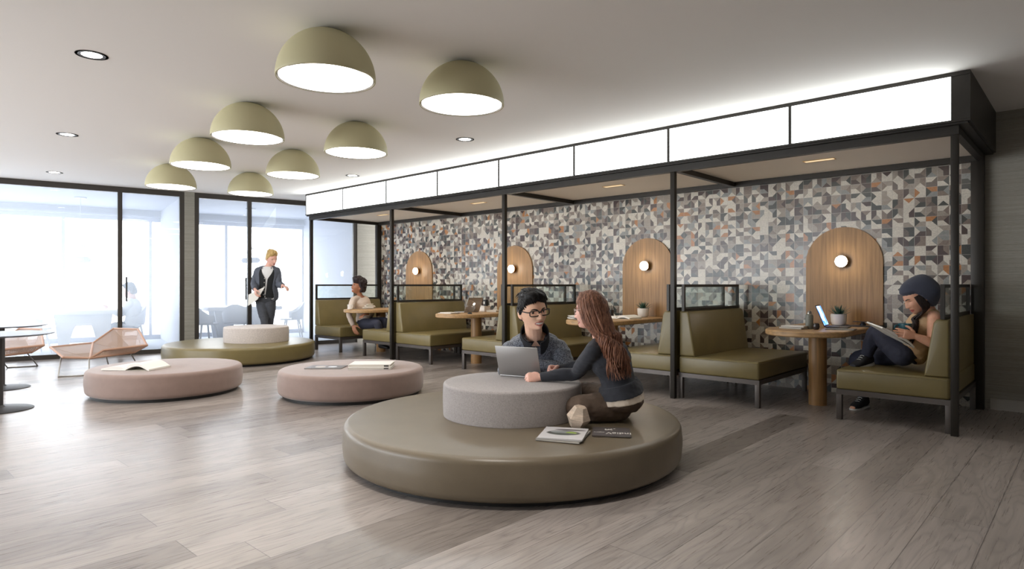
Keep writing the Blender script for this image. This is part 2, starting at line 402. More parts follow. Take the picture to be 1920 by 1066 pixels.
# the two bright meeting rooms behind it
ND_ = 3.35
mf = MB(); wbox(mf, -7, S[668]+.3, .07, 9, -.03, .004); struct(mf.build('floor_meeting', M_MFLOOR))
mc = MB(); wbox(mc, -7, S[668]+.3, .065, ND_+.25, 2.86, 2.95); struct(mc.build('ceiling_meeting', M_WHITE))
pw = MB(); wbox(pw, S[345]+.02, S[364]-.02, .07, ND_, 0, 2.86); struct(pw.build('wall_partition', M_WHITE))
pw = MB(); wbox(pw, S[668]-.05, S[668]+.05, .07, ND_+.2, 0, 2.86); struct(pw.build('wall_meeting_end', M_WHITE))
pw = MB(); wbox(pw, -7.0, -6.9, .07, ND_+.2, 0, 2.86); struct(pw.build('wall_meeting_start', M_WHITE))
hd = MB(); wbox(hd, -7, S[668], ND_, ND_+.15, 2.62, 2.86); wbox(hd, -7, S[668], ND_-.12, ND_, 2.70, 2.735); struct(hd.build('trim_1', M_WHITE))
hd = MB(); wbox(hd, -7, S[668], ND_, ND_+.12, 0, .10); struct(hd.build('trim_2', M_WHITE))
def back_s(px):
    t = (px-960)/F; q = cam2w(t, 1, 0); o = WO+ND*(ND_+.05)
    det = q.x*(-WD.y)-q.y*(-WD.x); d = (o.x*(-WD.y)-o.y*(-WD.x))/det
    return (q*d-o).dot(WD)
M_MULL = mat('pale_grey_mullion', srgb(196, 198, 202), .6)
bs = [-6.9, back_s(-180), back_s(118.5), back_s(282), back_s(424), S[668]-.05]
for k in range(len(bs)-1):
    w = thing('window_%d' % (k+7), None, None); struct(w)
    f_ = MB(); wbox(f_, bs[k], bs[k]+.03, ND_+.02, ND_+.10, .10, 2.62); wbox(f_, bs[k+1]-.03, bs[k+1], ND_+.02, ND_+.10, .10, 2.62); f_.build('frame', M_MULL, w)
    f_ = MB(); wbox(f_, bs[k]+.03, bs[k+1]-.03, ND_+.055, ND_+.065, .10, 2.62); f_.build('glass_pane', M_WINGLASS, w)

# ------------------------------------------------------------------ booth canopy
U0, BAY, NB = .85, 2.5, 4
VF = 6.17
def ubox(mb, u0, u1, v0, v1, z0, z1, r=0.0, mi=0): return mb.box((-u1, v0, z0), (-u0, v1, z1), r, 2, mi)
cn = thing('booth_canopy', 'long dark metal booth canopy with glowing white fascia panels and slim posts', 'canopy', (-5.85, 6.17, 0))
CO = Vector((-5.85, 6.17, 0))
def cpart(mb, name, m, **k):
    mb.v = [v-CO for v in mb.v]; return mb.build(name, m, cn, **k)
UE = U0+BAY*NB
for k in range(NB+1):
    u = U0+BAY*k
    u = min(max(u, U0+.0), UE-.0)
    cpart(ubox(MB(), u-.026, u+.026, VF-.026, VF+.026, 0, 2.425, .003), 'post', M_DARK)
cpart(ubox(MB(), U0-.03, U0+.075, 7.64, 7.735, 0, 2.435, .003), 'rear_post', M_DARK)
cpart(ubox(MB(), UE-.02, UE+.06, 7.64, 7.735, 0, 2.435, .003), 'rear_post', M_DARK)
bm_ = MB(); ubox(bm_, U0-.03, UE+.03, VF-.03, VF+.035, 2.425, 2.492); ubox(bm_, U0-.03, UE+.03, 7.66, 7.74, 2.435, 2.492); cpart(bm_, 'beam', M_DARK)
for k in range(NB+1):
    u = U0+BAY*k
    cpart(ubox(MB(), u-.028, u+.028, VF+.035, 7.66, 2.435, 2.49), 'crossbeam', M_DARK)
cpart(ubox(MB(), U0+.0, UE, VF+.02, 7.70, 2.4925, 2.51), 'soffit', M_SOFFIT)
for k in range(NB):
    cpart(ubox(MB(), U0+BAY*k+.1, U0+BAY*(k+1)-.1, VF+.0355, VF+.043, 2.458, 2.484), 'soffit_fill_strip', emis('added_strip_glow', (1, .93, .83, 1), STRIP_FILL[k]))  # added glowing strips behind the beam, unseen, to brighten the soffit
gt = MB()
for q0, q1, z0, z1 in ((.755, 6.09, 2.492, 2.507), (.735, 6.065, 2.507, 2.525)):
    ubox(gt, q0, UE+.03, q1, VF+.02, z0, z1); ubox(gt, q0, U0, VF+.02, 7.74, z0, z1); ubox(gt, UE, UE+.03, VF+.02, 7.74, z0, z1)
ubox(gt, U0, UE, VF+.02, 7.74, 2.511, 2.525); ubox(gt, U0, UE, 7.70, 7.74, 2.4925, 2.511); cpart(gt, 'gutter', M_DARK)
bx = MB(); ubox(bx, .735, UE, 6.075, 7.74, 2.525, H-.001)
cpart(bx, 'fascia_box', M_DARK)
tr_ = MB(); ubox(tr_, .735, UE+.01, 6.055, 6.075, 2.868, H-.001)
for k in range(1, 8): ubox(tr_, U0+1.25*k-.014, U0+1.25*k+.014, 6.056, 6.075, 2.525, 2.868)
ubox(tr_, .735, U0+.012, 6.062, 6.075, 2.525, 2.868); ubox(tr_, UE-.006, UE+.004, 6.056, 6.075, 2.525, 2.868)
cpart(tr_, 'trim', M_DARK)
for k in range(8):
    cpart(ubox(MB(), U0+1.25*k+(.012 if k == 0 else .014), U0+1.25*(k+1)-.014, 6.060, 6.0745, 2.5255, 2.8675), 'light_panel', M_PANEL)

# ------------------------------------------------------------------ booth benches
ORD = ['nearest', 'second', 'third', 'farthest']
def bench(name, sx, label, loc):
    t = thing(name, label, 'bench', loc, 0, 'olive booth benches under the canopy')
    W0, W1 = .045, 1.46
    def bx3(x0, x1, y0, y1, z0, z1, r=0.0, mb=None):
        mb = mb or MB(); a, b = sorted((sx*x0, sx*x1)); return mb.box((a, y0, z0), (b, y1, z1), r, 3)
    # seat cushion with a softly crowned top
    seat = MB().box((0, 0, 0), (1, 1, 1)); seat = MB()
    bmx = bmesh.new(); bmesh.ops.create_grid(bmx, x_segments=2, y_segments=2, size=.5); bmx.free()
    bx3(.01, .87, W0, W1, .275, .455, .022, seat); seat.build('seat_cushion', M_OLIVE, t)
    sm = MB()
    zz = .437
    loop = [(.012, W0+.0), (.868, W0+.0), (.868, W1), (.012, W1)]
    sm.tube([(sx*.03, W0-.001, zz), (sx*.85, W0-.001, zz)], .0035, 6).tube([(sx*.871, W0+.02, zz), (sx*.871, W1-.02, zz)], .0035, 6)
    sm.build('piping', M_OLIVE, t)
    # wedge-shaped back cushion
    pts = [(.015, .457), (.19, .457), (.187, .50), (.125, .90), (.105, .928), (.085, .932), (.015, .932)]
    n = len(pts)
    bb = MB(); bmw = bmesh.new()
    va = [bmw.verts.new((sx*x, W0, z)) for x, z in pts]; vb = [bmw.verts.new((sx*x, W1-.01, z)) for x, z in pts]
    bmw.faces.new(va); bmw.faces.new(vb[::-1])
    for i in range(n): bmw.faces.new((va[i], vb[i], vb[(i+1) % n], va[(i+1) % n]))
    bmesh.ops.recalc_face_normals(bmw, faces=bmw.faces[:])
    eds = [e for e in bmw.edges if (e.verts[0] in va) == (e.verts[1] in va)]
    bmesh.ops.bevel(bmw, geom=eds, offset=.018, segments=3, profile=.5, affect='EDGES')
    bb.bm(bmw); bb.build('back_cushion', M_OLIVE, t)
    fr = MB()
    bx3(.0, .87, W0+.01, W0+.055, .228, .274, 0, fr); bx3(.0, .87, W1-.055, W1-.01, .228, .274, 0, fr)
    bx3(.825, .87, W0+.055, W1-.055, .228, .274, 0, fr); bx3(.0, .045, W0+.055, W1-.055, .228, .274, 0, fr)
    fr.build('base_frame', M_LEGMETAL, t)
    for x in (.0, .825):
        for y in (W0+.01, W1-.055): bx3(x, x+.045, y, y+.045, 0, .228, .002).build('leg', M_LEGMETAL, t)
    sc = MB(); a, b = .045, .075
    bx3(a, b, .04, 1.44, 1.192, 1.222, 0, sc); bx3(a, b, .04, 1.44, .934, .964, 0, sc)
    bx3(a, b, .04, .07, .964, 1.192, 0, sc); bx3(a, b, 1.41, 1.44, .964, 1.192, 0, sc)
    so = sc.build('screen_frame', M_DARK, t)
    bx3(.057, .063, .07, 1.41, .964, 1.192).build('glass_pane', M_SCREEN, so)
    return t
names = {(0, 'r'): 'dark olive booth bench at the right end of the row, reading person on it',
         (0, 'l'): 'empty olive bench left of the table with the glowing tablet',
         (1, 'r'): 'olive bench right of the table with an open book and potted succulent',
         (1, 'l'): 'olive bench behind the man wearing glasses, backed by a post',
         (2, 'r'): 'olive bench right of the table with the silver laptop',
         (2, 'l'): 'long empty olive bench left of the table with the silver laptop',
         (3, 'r'): 'olive bench with pale shining seat front, facing the curly haired person',
         (3, 'l'): 'olive bench at the far end under the curly haired person'}
for k in range(NB):
    u0 = U0+BAY*k
    r0 = bench('booth_bench', -1, names[(k, 'r')], (-(u0+.03), 6.17, 0)) if k == 0 else dup(BR, (-(u0+.03), 6.17, 0), 0, names[(k, 'r')])
    l0 = bench('booth_bench', 1, names[(k, 'l')], (-(u0+BAY-.03), 6.17, 0)) if k == 0 else dup(BL, (-(u0+BAY-.03), 6.17, 0), 0, names[(k, 'l')])
    if k == 0: BR, BL = r0, l0

# ------------------------------------------------------------------ booth tables, arched panels, wall lamps, soffit lights
TZ = .78
tl = ['oak booth table holding the glowing tablet and dark tray', 'oak booth table holding an open book and potted succulent', 'oak booth table holding a silver laptop and a glass globe', 'oak booth table in front of the curly haired person']
al = ['arched oak panel with lamp behind the reading person in the beanie', 'arched oak panel behind the potted succulent with the open book', 'arched oak panel half hidden by a post above the man with glasses', 'arched oak panel between the two posts farthest left']
ll = ['round opal wall lamp lit on the arched panel behind the glowing tablet', 'round opal wall lamp lit above the open book', 'round opal wall lamp lit beside the post above the man with glasses', 'round opal wall lamp lit on the arched panel farthest left']
sl = ['recessed slot light in the canopy soffit above the reading person in a beanie', 'recessed slot light in the canopy soffit above the long haired person', 'recessed slot light in the soffit above the man with glasses', 'recessed slot light in the soffit above the curly haired person']
def make_table(label, loc):
    t = thing('booth_table', label, 'table', loc, 0, 'oak tables in the booths')
    R, yc, yb = .375, 6.515-6.17, 7.70-6.17
    def outline(r): return [(-r, yb)]+[(-r*math.cos(a), yc-r*math.sin(a)) for a in [PI*i/28 for i in range(29)]]+[(r, yb)]
    rs = []
    for dr, z in ((.012, TZ-.055), (0, TZ-.045), (0, TZ-.010), (.010, TZ)):
        rs.append([Vector((x, y, z)) for x, y in outline(R-dr)])
    MB().rings(rs).build('tabletop', M_OAKT, t)
    MB().lathe([(.085, 0), (.085, TZ-.055)], 40, (0, .68, 0)).build('column', M_OAK, t)
    return t
def make_arch(label, loc):
    o = MB(); r, zt = .395, 1.862; zc = zt-r
    pl = [(-r, 0.78), (r, 0.78)]+[(r*math.cos(a), zc+r*math.sin(a)) for a in [PI*i/40 for i in range(41)]]
    M = Matrix(((1, 0, 0, 0), (0, 0, -1, 0), (0, 1, 0, 0), (0, 0, 0, 1)))
    o.prism(pl, 0, .022, M=M); ob = o.build('arched_panel', M_OAK); ob.location = loc
    return tag(ob, label, 'wall panel', 'arched oak panels on the tiled wall')
def make_sconce(label, loc):
    t = thing('wall_lamp', label, 'lamp', loc, 0, 'opal lamps on the arched panels')
    M = Matrix(((1, 0, 0, 0), (0, 0, -1, 0), (0, 1, 0, 0), (0, 0, 0, 1)))
    q = MB().lathe([(.055, 0), (.055, .012), (.030, .014), (.030, .04), (.064, .042), (.066, .05), (.066, .062), (.060, .066)], 36); q.v = [M @ v for v in q.v]; q.build('backplate', M_BRASS, t)
    q = MB().lathe([(.061, .062), (.063, .072), (.060, .088), (.048, .102), (.028, .111), (.004, .114)], 36); q.v = [M @ v for v in q.v]; q.build('globe', M_SCONCE, t)
    return t
def make_slot(label, loc):
    t = thing('slot_light', label, 'light', loc, 0, 'slot lights in the canopy soffit')
    MB().box((-.15, -.045, -.004), (.15, -.035, .0)).box((-.15, .035, -.004), (.15, .045, 0)).box((-.15, -.035, -.004), (-.14, .035, 0)).box((.14, -.035, -.004), (.15, .035, 0)).build('bezel', M_BRASS, t)
    MB().box((-.14, -.035, -.002), (.14, .035, -.0005)).build('lens', M_SLOT, t)
    return t
for k in range(NB):
    u = U0+BAY*(k+.5)
    loc = (-u, 6.17, 0); al_ = (-u, 7.743, 0); ls = (-u, 7.7205, 1.477); sl_ = (-u, 6.90, 2.4920)
    if k == 0:
        T0, A0, L0, S0 = make_table(tl[0], loc), make_arch(al[0], al_), make_sconce(ll[0], ls), make_slot(sl[0], sl_)
    else:
        dup(T0, loc, 0, tl[k]); dup(A0, al_, 0, al[k]); dup(L0, ls, 0, ll[k]); dup(S0, sl_, 0, sl[k])

# ------------------------------------------------------------------ dome lamps and downlights
DR = .323
domes = [(-16.33, 4.40, 'largest and closest olive dome lamp, left of the other big one'), (-4.53, 4.85, 'olive dome ceiling lamp standing apart at the right of the cluster'),
         (-22.62, 6.41, 'olive dome lamp second in the left row, just beyond the largest one'), (-13.82, 6.80, 'olive dome lamp second in the right row, behind the lamp farthest right'),
         (-26.15, 8.16, 'olive dome lamp third in the left row, overlapping the farthest one of that row'), (-19.05, 8.42, 'olive dome lamp third in the right row of the cluster'),
         (-28.28, 10.1, 'small olive dome lamp at the left end, nearest the glass doors'), (-22.41, 10.35, 'small olive dome lamp farthest back in the right row, above the doors')]
def make_dome(label, loc):
    t = thing('dome_lamp', label, 'ceiling lamp', loc, 0, 'olive dome lamps on the ceiling')
    h = .312
    pr = [(DR*math.cos(a), h*math.sin(a)/math.sin(PI/2*.83)) for a in [PI/2*.83*i/26 for i in range(27)]]
    prof = [(DR-.012, -.004), (DR-.002, -.004)]+pr
    MB().lathe([(p, z-h) for p, z in prof]+[(.02, 0)], 72, cap=False).build('shade', M_DOME, t)
    MB().lathe([(DR-.011, -h-.004), (DR-.011, -h+.008), (DR-.024, -h+.008), (DR-.024, -h-.001)], 72, cap=False).build('rim', M_DOMEIN, t)
    MB().lathe([(DR-.020, -h+.010), (DR-.020, -h+.002)], 72).build('diffuser', M_DISC, t)
    return t
for k, (th, D, lb) in enumerate(domes):
    a = math.radians(th); p = cam2w(D*math.sin(a), D*math.cos(a), H)
    if k == 0: D0 = make_dome(lb, p)
    else: dup(D0, p, 0, lb)
def make_down(label, loc):
    t = thing('downlight', label, 'downlight', loc, 0, 'round downlights in the ceiling')
    MB().lathe([(.105, -.003), (.105, 0), (.085, 0), (.066, -.001), (.066, -.0015), (.088, -.003)], 40, cap=False).build('trim_ring', M_DLRING, t)
    MB().lathe([(.066, -.0014), (.066, -.0006)], 36).build('lens', M_DL, t)
    return t
dls = [(172, 103, 'round ceiling downlight at the upper left, closest to the camera'), (126, 252, 'round ceiling downlight at the left, in line with the closest one'), (102, 323, 'tiny ceiling downlight just above the glass wall at the left'),
       (872, 261, 'round ceiling downlight between the dome lamps and the lit fascia'), (661, 329, 'small ceiling downlight near the far end of the lit fascia')]
for k, (x, y, lb) in enumerate(dls):
    p = PZ(x, y, H)
    if k == 0: Q0 = make_down(lb, p)
    else: dup(Q0, p, 0, lb)
# ------------------------------------------------------------------ round poufs
def polar(th, D, z=0.0):
    a = math.radians(th); return cam2w(D*math.sin(a), D*math.cos(a), z)
def round_seat(R, z0, z1, rt, rb, bulge=.006):
    """profile of an upholstered disc with soft shoulders"""
    pr = []
    for i in range(7): a = PI/2*i/6; pr.append((R-rb+rb*math.sin(a)-bulge, z0+rb-rb*math.cos(a)))
    pr.append((R, (z0+z1)/2-.02)); pr.append((R, (z0+z1)/2+.02))
    for i in range(9): a = PI/2*i/8; pr.append((R-rt+rt*math.cos(a)-bulge*(1-i/8), z1-rt+rt*math.sin(a)-.006))
    pr += [(R*.7, z1-.002), (R*.35, z1), (.01, z1)]
    return pr
def seam(R, z, r=.0028, n=96):
    m = MB(); pts = [Vector((R*math.cos(2*PI*j/n), R*math.sin(2*PI*j/n), z)) for j in range(n)]
    m.rings([[p*(1+r*math.cos(2*PI*k/6)/R)*1.0+Vector((0, 0, r*math.sin(2*PI*k/6)-p.z*r*math.cos(2*PI*k/6)/R)) for k in range(6)] for p in pts+[pts[0]]], cap=False)
    return m
def pouf(name, label, loc, R, z1, m, drum=None, dm=None, group=None, doff=(0, 0)):
    t = thing(name, label, 'pouf', loc, 0, group)
    MB().lathe([(R*.93, 0), (R*.93, .045)], 96).build('plinth', M_PLINTH, t)
    MB().lathe(round_seat(R, .03, z1, .05, .05), 128).build('seat_cushion', m, t, ang=80)
    if drum:
        r, zt = drum
        MB().lathe([(p, z) for p, z in round_seat(r, z1-.006, zt, .022, .012, .003)], 96, (doff[0], doff[1], 0)).build('back_drum', dm, t, ang=80)
    return t
PC = polar(.03, 4.585)
pouf('round_pouf', 'large olive round pouf with grey woven drum, two people sitting on it', PC, 1.19, .29, M_POUF, (.5, .53), M_DRUM, 'two tier olive poufs')
PB = polar(-23.14, 11.25)
dr_ = polar(-21.95, 11.25)-PB
pouf('round_pouf', 'olive round pouf with pale woven drum near the glass doors', PB, 1.15, .29, M_OLIVE, (.505, .54), M_DRUML, 'two tier olive poufs', (dr_.x, dr_.y))
P1 = polar(-28.55, 8.25); P2 = polar(-14.15, 7.35)
pouf('round_pouf', 'dusty pink round pouf carrying an open book', P1, .797, .30, M_PINK, group='low dusty pink poufs')
pouf('round_pouf', 'dusty pink round pouf carrying a magazine and two white books', P2, .795, .30, M_PINK, group='low dusty pink poufs')

# ------------------------------------------------------------------ cafe tables at the left edge
def cafe(label, loc):
    t = thing('cafe_table', label, 'table', loc, 0, 'dark round cafe tables')
    MB().lathe([(.285, 0), (.285, .006), (.27, .012), (.06, .03), (.045, .045)], 56).build('base', M_TABLEG, t)
    MB().lathe([(.042, .03), (.042, .715)], 28).build('column', M_TABLEG, t)
    MB().lathe([(.12, .708), (.12, .718), (.40, .722), (.448, .732), (.452, .737), (.448, .741), (.01, .741)], 72).build('tabletop', M_TABTOP, t)
    return t
TA = PZ(-4, 768, 0); TB = PZ(1, 727.5, 0)
ct = cafe('dark round cafe table at the left edge, the lower one in the picture', (TA.x, TA.y, 0))
dup(ct, (TB.x, TB.y, 0), 0, 'dark round cafe table at the left edge, behind the other dark table')

# ------------------------------------------------------------------ corded lounge chairs
def lounge_points():
    q = {}
    q['A'] = P(94.6, 650.5, 9.15); q['B'] = P(118.5, 669.5, 8.50); q['C'] = P(169, 671, 8.62)
    q['G'] = P(174.5, 642.6, 9.55); q['K'] = P(194, 656.2, 8.80)
    q['D'] = P(275.6, 646.8, 9.15); q['E'] = P(259, 617, 9.75); q['F'] = P(213, 615.6, 10.05)
    q['J'] = P(252, 660, 9.2); q['G2'] = P(196, 646, 9.95)
    return q
LQ = lounge_points(); LO = Vector((LQ['C'].x, LQ['C'].y, 0))
def cord_material():
    """open woven cord: solid cords with see-through gaps between them"""
    m, nt, out = newmat('woven_copper_cord')
    uv = nt.nodes.new('ShaderNodeTexCoord').outputs['UV']
    sp = nd(nt, 'SeparateXYZ', {0: uv})
    a = mth(nt, 'GREATER_THAN', mth(nt, 'FRACT', mth(nt, 'MULTIPLY', sp.outputs[0], 1.0)), .64)
    b = mth(nt, 'GREATER_THAN', mth(nt, 'FRACT', mth(nt, 'MULTIPLY', sp.outputs[1], 1.0)), .72)
    k = mth(nt, 'MAXIMUM', a, b)
    bs_ = nd(nt, 'BsdfPrincipled', {'Base Color': srgb(172, 142, 120), 'Roughness': .6})
    tr = nd(nt, 'BsdfTransparent')
    nt.links.new(nd(nt, 'MixShader', {0: k, 1: tr.outputs[0], 2: bs_.outputs[0]}).outputs[0], out.inputs[0]); return m
M_CORD = cord_material()
def panel_uv(o, s=55.0):
    """lay the weave out in the plane of each facet"""
    me = o.data; uv = me.uv_layers.new(name='weave')
    for p in me.polygons:
        n = p.normal; a = Vector((0, 0, 1)).cross(n)
        a = a.normalized() if a.length > 1e-3 else Vector((1, 0, 0)); b = n.cross(a)
        for li in p.loop_indices:
            c = me.vertices[me.loops[li].vertex_index].co
            uv.data[li].uv = (c.dot(a)*s, c.dot(b)*s)
def lounge(label, loc):
    t = thing('lounge_chair', label, 'lounge chair', loc, 0, 'woven copper lounge chairs')
    q = {k: v-LO for k, v in LQ.items()}
    tub = MB(); R = .016
    for path in ('ABCKD', 'DEF', 'FGA', 'CJD', 'GC'):
        tub.tube([q[c] for c in path], R, 8)
    for c in 'ABCDEFGJ': tub.ell(q[c], (R*1.05,)*3, 8, 6)
    tub.build('frame', M_COPPER, t)
    def web(polys, name):
        m = MB(); ks = []
        for pl in polys:
            i0 = len(m.v); m.v += [q[c].copy() for c in pl]; m.f.append(tuple(range(i0, i0+len(pl)))); m.m.append(0)
        o = m.build(name, M_CORD, t, smooth=False, fix=False)
        sd = o.modifiers.new('cord', 'SOLIDIFY'); sd.thickness = .006; sd.offset = 0
        panel_uv(o); return o
    web(['ABC', 'ACG'], 'seat_weave')
    web(['GCJ', 'GJF', 'JDE', 'JEF', 'CKJ', 'KDJ'], 'back_weave')
    lg = MB(); r = .009
    f1, f2 = P(109, 707, 8.33)-LO, P(166, 704, 8.50)-LO; f1.z = f2.z = r
    u1, u2 = q['B'].lerp(q['A'], .12), q['C'].lerp(q['B'], .04)
    lg.tube([u1, f1.lerp(u1, .10), f1.lerp(f2, .10), f2.lerp(f1, .10), f2.lerp(u2, .10), u2], r, 8, smooth=4)
    lg.build('leg', M_STEEL, t)
    lg = MB(); g1, g2 = P(205, 692, 9.25)-LO, P(258, 690, 9.45)-LO; g1.z = g2.z = r
    w1, w2 = q['C'].lerp(q['J'], .35), q['J'].lerp(q['C'], .1)
    lg.tube([w1, g1.lerp(w1, .10), g1.lerp(g2, .10), g2.lerp(g1, .10), g2.lerp(w2, .10), w2], r, 8, smooth=4)
    lg.build('leg', M_STEEL, t)
    return t
LC = lounge('low woven copper lounge chair with flared back, beside the pink pouf with the open book', LO)
sh = P(82, 650, 9.15)-P(275.6, 646.8, 9.15); sh.z = 0
dup(LC, LO+sh, 0, 'low woven copper lounge chair mostly hidden behind the dark cafe tables')

# ------------------------------------------------------------------ books, magazines and other small things
def book(name, label, loc, rz, w, d, h, cover, cat='book', group=None, tilt=0.0, spine=True):
    t = thing(name, label, cat, loc, rz, group)
    c = .0025
    m = MB().box((-w/2, -d/2, 0), (w/2, d/2, c)).box((-w/2, -d/2, h-c), (w/2, d/2, h))
    if spine: m.box((-w/2, -d/2, c), (-w/2+c, d/2, h-c))
    m.build('cover', cover, t, smooth=False)
    MB().box((-w/2+c, -d/2+.003, c), (w/2-.004, d/2-.003, h-c)).build('pages', M_PAPERE, t, smooth=False)
    return t
def open_book(name, label, loc, rz, w=.42, d=.28, h=.022, lift=.0, group=None, cover=None):
    """two fanned leaves meeting in a gutter"""
    t = thing(name, label, 'book', loc, rz, group)
    def side(s):
        N = 14; top, bot = [], []
        for i in range(N+1):
            x = i/N*w/2
            z = h*(1-math.exp(-x/.018))*(1-.55*(x/(w/2))**1.5)+.004 + (lift*math.sin(PI*min(1, x/(w/2)*1.05))*(1 if s > 0 else .25))
            zb = .002+(lift*math.sin(PI*min(1, x/(w/2)*1.05))*.9 if s > 0 else 0)
            top.append((s*x, z)); bot.append((s*x, min(zb, z-.001)))
        m = MB(); rs = []
        for (x, z), (xb, zb) in zip(top, bot):
            rs.append([Vector((x, -d/2, zb)), Vector((x, d/2, zb)), Vector((x, d/2, z)), Vector((x, -d/2, z))])
        m.rings(rs); return m
    for s in (-1, 1): side(s).build('pages', M_PAPER, t)
    MB().box((-w/2-.004, -d/2-.004, 0), (w/2+.004, d/2+.004, .0025)).build('cover', cover or M_PAPERE, t, smooth=False)
    return t
def photo_mat(name, base, blobs, wd=.02):
    """a printed cover: soft ellipses of ink on a flat ground, object space"""
    m, nt, out = newmat(name)
    sp = nd(nt, 'SeparateXYZ', {0: nt.nodes.new('ShaderNodeTexCoord').outputs['Object']})
    col = nd(nt, 'RGB').outputs[0]; col.default_value = base
    for (cx, cy, rx, ry, c) in blobs:
        dx = mth(nt, 'DIVIDE', mth(nt, 'SUBTRACT', sp.outputs[0], cx), rx); dy = mth(nt, 'DIVIDE', mth(nt, 'SUBTRACT', sp.outputs[1], cy), ry)
        r2 = mth(nt, 'ADD', mth(nt, 'MULTIPLY', dx, dx), mth(nt, 'MULTIPLY', dy, dy))
        k = nd(nt, 'MapRange', {0: r2, 1: .8, 2: 1.1, 3: 1.0, 4: 0.0}).outputs[0]
        col = nd(nt, 'MixRGB', {0: k, 1: col, 2: c}).outputs[0]
    principled(nt, out, Base_Color=col, Roughness=.35); return m
M_MAG1 = photo_mat('printed_cover_dome', srgb(206, 204, 206), [(0, .0, .105, .06, srgb(70, 74, 70)), (-.01, .02, .075, .025, srgb(150, 156, 158)), (.045, .01, .035, .03, srgb(140, 168, 62)), (.0, -.02, .09, .025, srgb(84, 88, 84)), (.03, .085, .1, .02, srgb(92, 88, 92))])
M_MAG2 = mat('grey_magazine_cover', srgb(92, 86, 86), .4)
M_MAG3 = photo_mat('printed_cover_plates', srgb(112, 104, 100), [(-.06, -.02, .06, .04, srgb(232, 226, 218)), (-.06, .0, .045, .025, srgb(196, 176, 158)), (.07, .0, .05, .05, srgb(226, 228, 230)), (-.07, .06, .07, .012, srgb(230, 230, 230))])
M_MAGT = mat('white_ink', srgb(228, 224, 218), .5)
M_COVW = mat('white_book_cover', srgb(234, 230, 224), .5)
M_COVD = mat('dark_book_cover', srgb(46, 42, 40), .5)
M_COVG = mat('grey_book_cover', srgb(150, 146, 140), .5)
yaw = math.radians(42.8)
# on the big pouf: a pile of two magazines, a grey magazine, a faceted block
b0 = PZ(1057, 816, .296)
rzm = yaw-math.radians(14)
book('magazine', 'lower magazine of the pair on the olive pouf, under the one with the green picture', (b0.x, b0.y, .2905), rzm-.10, .27, .30, .012, M_COVG, 'magazine', 'magazines on the olive pouf')
book('magazine', 'magazine with a green and grey picture on its cover, on the olive pouf', (b0.x-.004, b0.y+.004, .3030), rzm, .27, .30, .008, M_MAG1, 'magazine', 'magazines on the olive pouf')
b1 = PZ(1146, 809, .296)
gm = book('magazine', 'dark grey magazine with white lettering, on the olive pouf', (b1.x, b1.y, .2905), yaw-math.radians(8), .235, .225, .008, M_MAG2, 'magazine', 'magazines on the olive pouf')
def text_obj(name, body, size, loc, rz, m, parent, depth=.0004, rx=0):
    cu = bpy.data.curves.new(name, 'FONT'); cu.body = body; cu.size = size; cu.extrude = depth; cu.align_x = 'CENTER'; cu.align_y = 'CENTER'
    tmp = bpy.data.objects.new(name, cu); C.objects.link(tmp)
    bpy.context.view_layer.update()
    me = bpy.data.meshes.new_from_object(tmp.evaluated_get(bpy.context.evaluated_depsgraph_get()))
    C.objects.unlink(tmp); bpy.data.objects.remove(tmp)
    me.materials.clear(); me.materials.append(m)
    o = bpy.data.objects.new(name, me); C.objects.link(o); o.parent = parent; o.location = loc; o.rotation_euler = (rx, 0, rz); return o
text_obj('lettering', 'IndieV', .062, (.045, -.045, .0086), PI, M_MAGT, gm)
text_obj('lettering', 'magazine', .018, (-.075, -.028, .0086), PI, M_MAGT, gm)
em = MB()
for (x, y, a, b, r) in ((-.02, .045, .022, .006, .5), (-.005, .05, .02, .006, -.7), (-.035, .055, .012, .005, 1.2), (.02, .075, .008, .004, .2), (.002, .068, .010, .004, 1.0)):
    em.ell((x, y, .0084), (a, b, .0006), 14, 5, M=Matrix.Rotation(r, 3, 'Z'))
em.build('emblem', M_MAGT, gm)
# faceted wooden block
M_BLOCK = wood_material('pale_grey_timber', srgb(196, 178, 160), (14, 14, 60))
fb = MB(); n = 6; rr_ = .074; fc = PZ(1081, 803, .29)
rg = []
for z, r, a0 in ((0, .044, 0), (.066, .079, 0), (.140, .040, 0)):
    rg.append([Vector((r*math.cos(2*PI*j/n+a0), r*math.sin(2*PI*j/n+a0), z)) for j in range(n)])
fb.rings(rg)
M_ = Matrix.Rotation(math.radians(14), 3, 'Y') @ Matrix.Rotation(.5, 3, 'Z')
fb.v = [M_ @ v for v in fb.v]; mz = min(v.z for v in fb.v)
fb.v = [v-Vector((0, 0, mz)) for v in fb.v]
o = fb.build('faceted_block', M_BLOCK, smooth=False); o.location = (fc.x, fc.y, .2905)
tag(o, 'faceted pale wooden block on the olive pouf against the sitting knee', 'ornament')
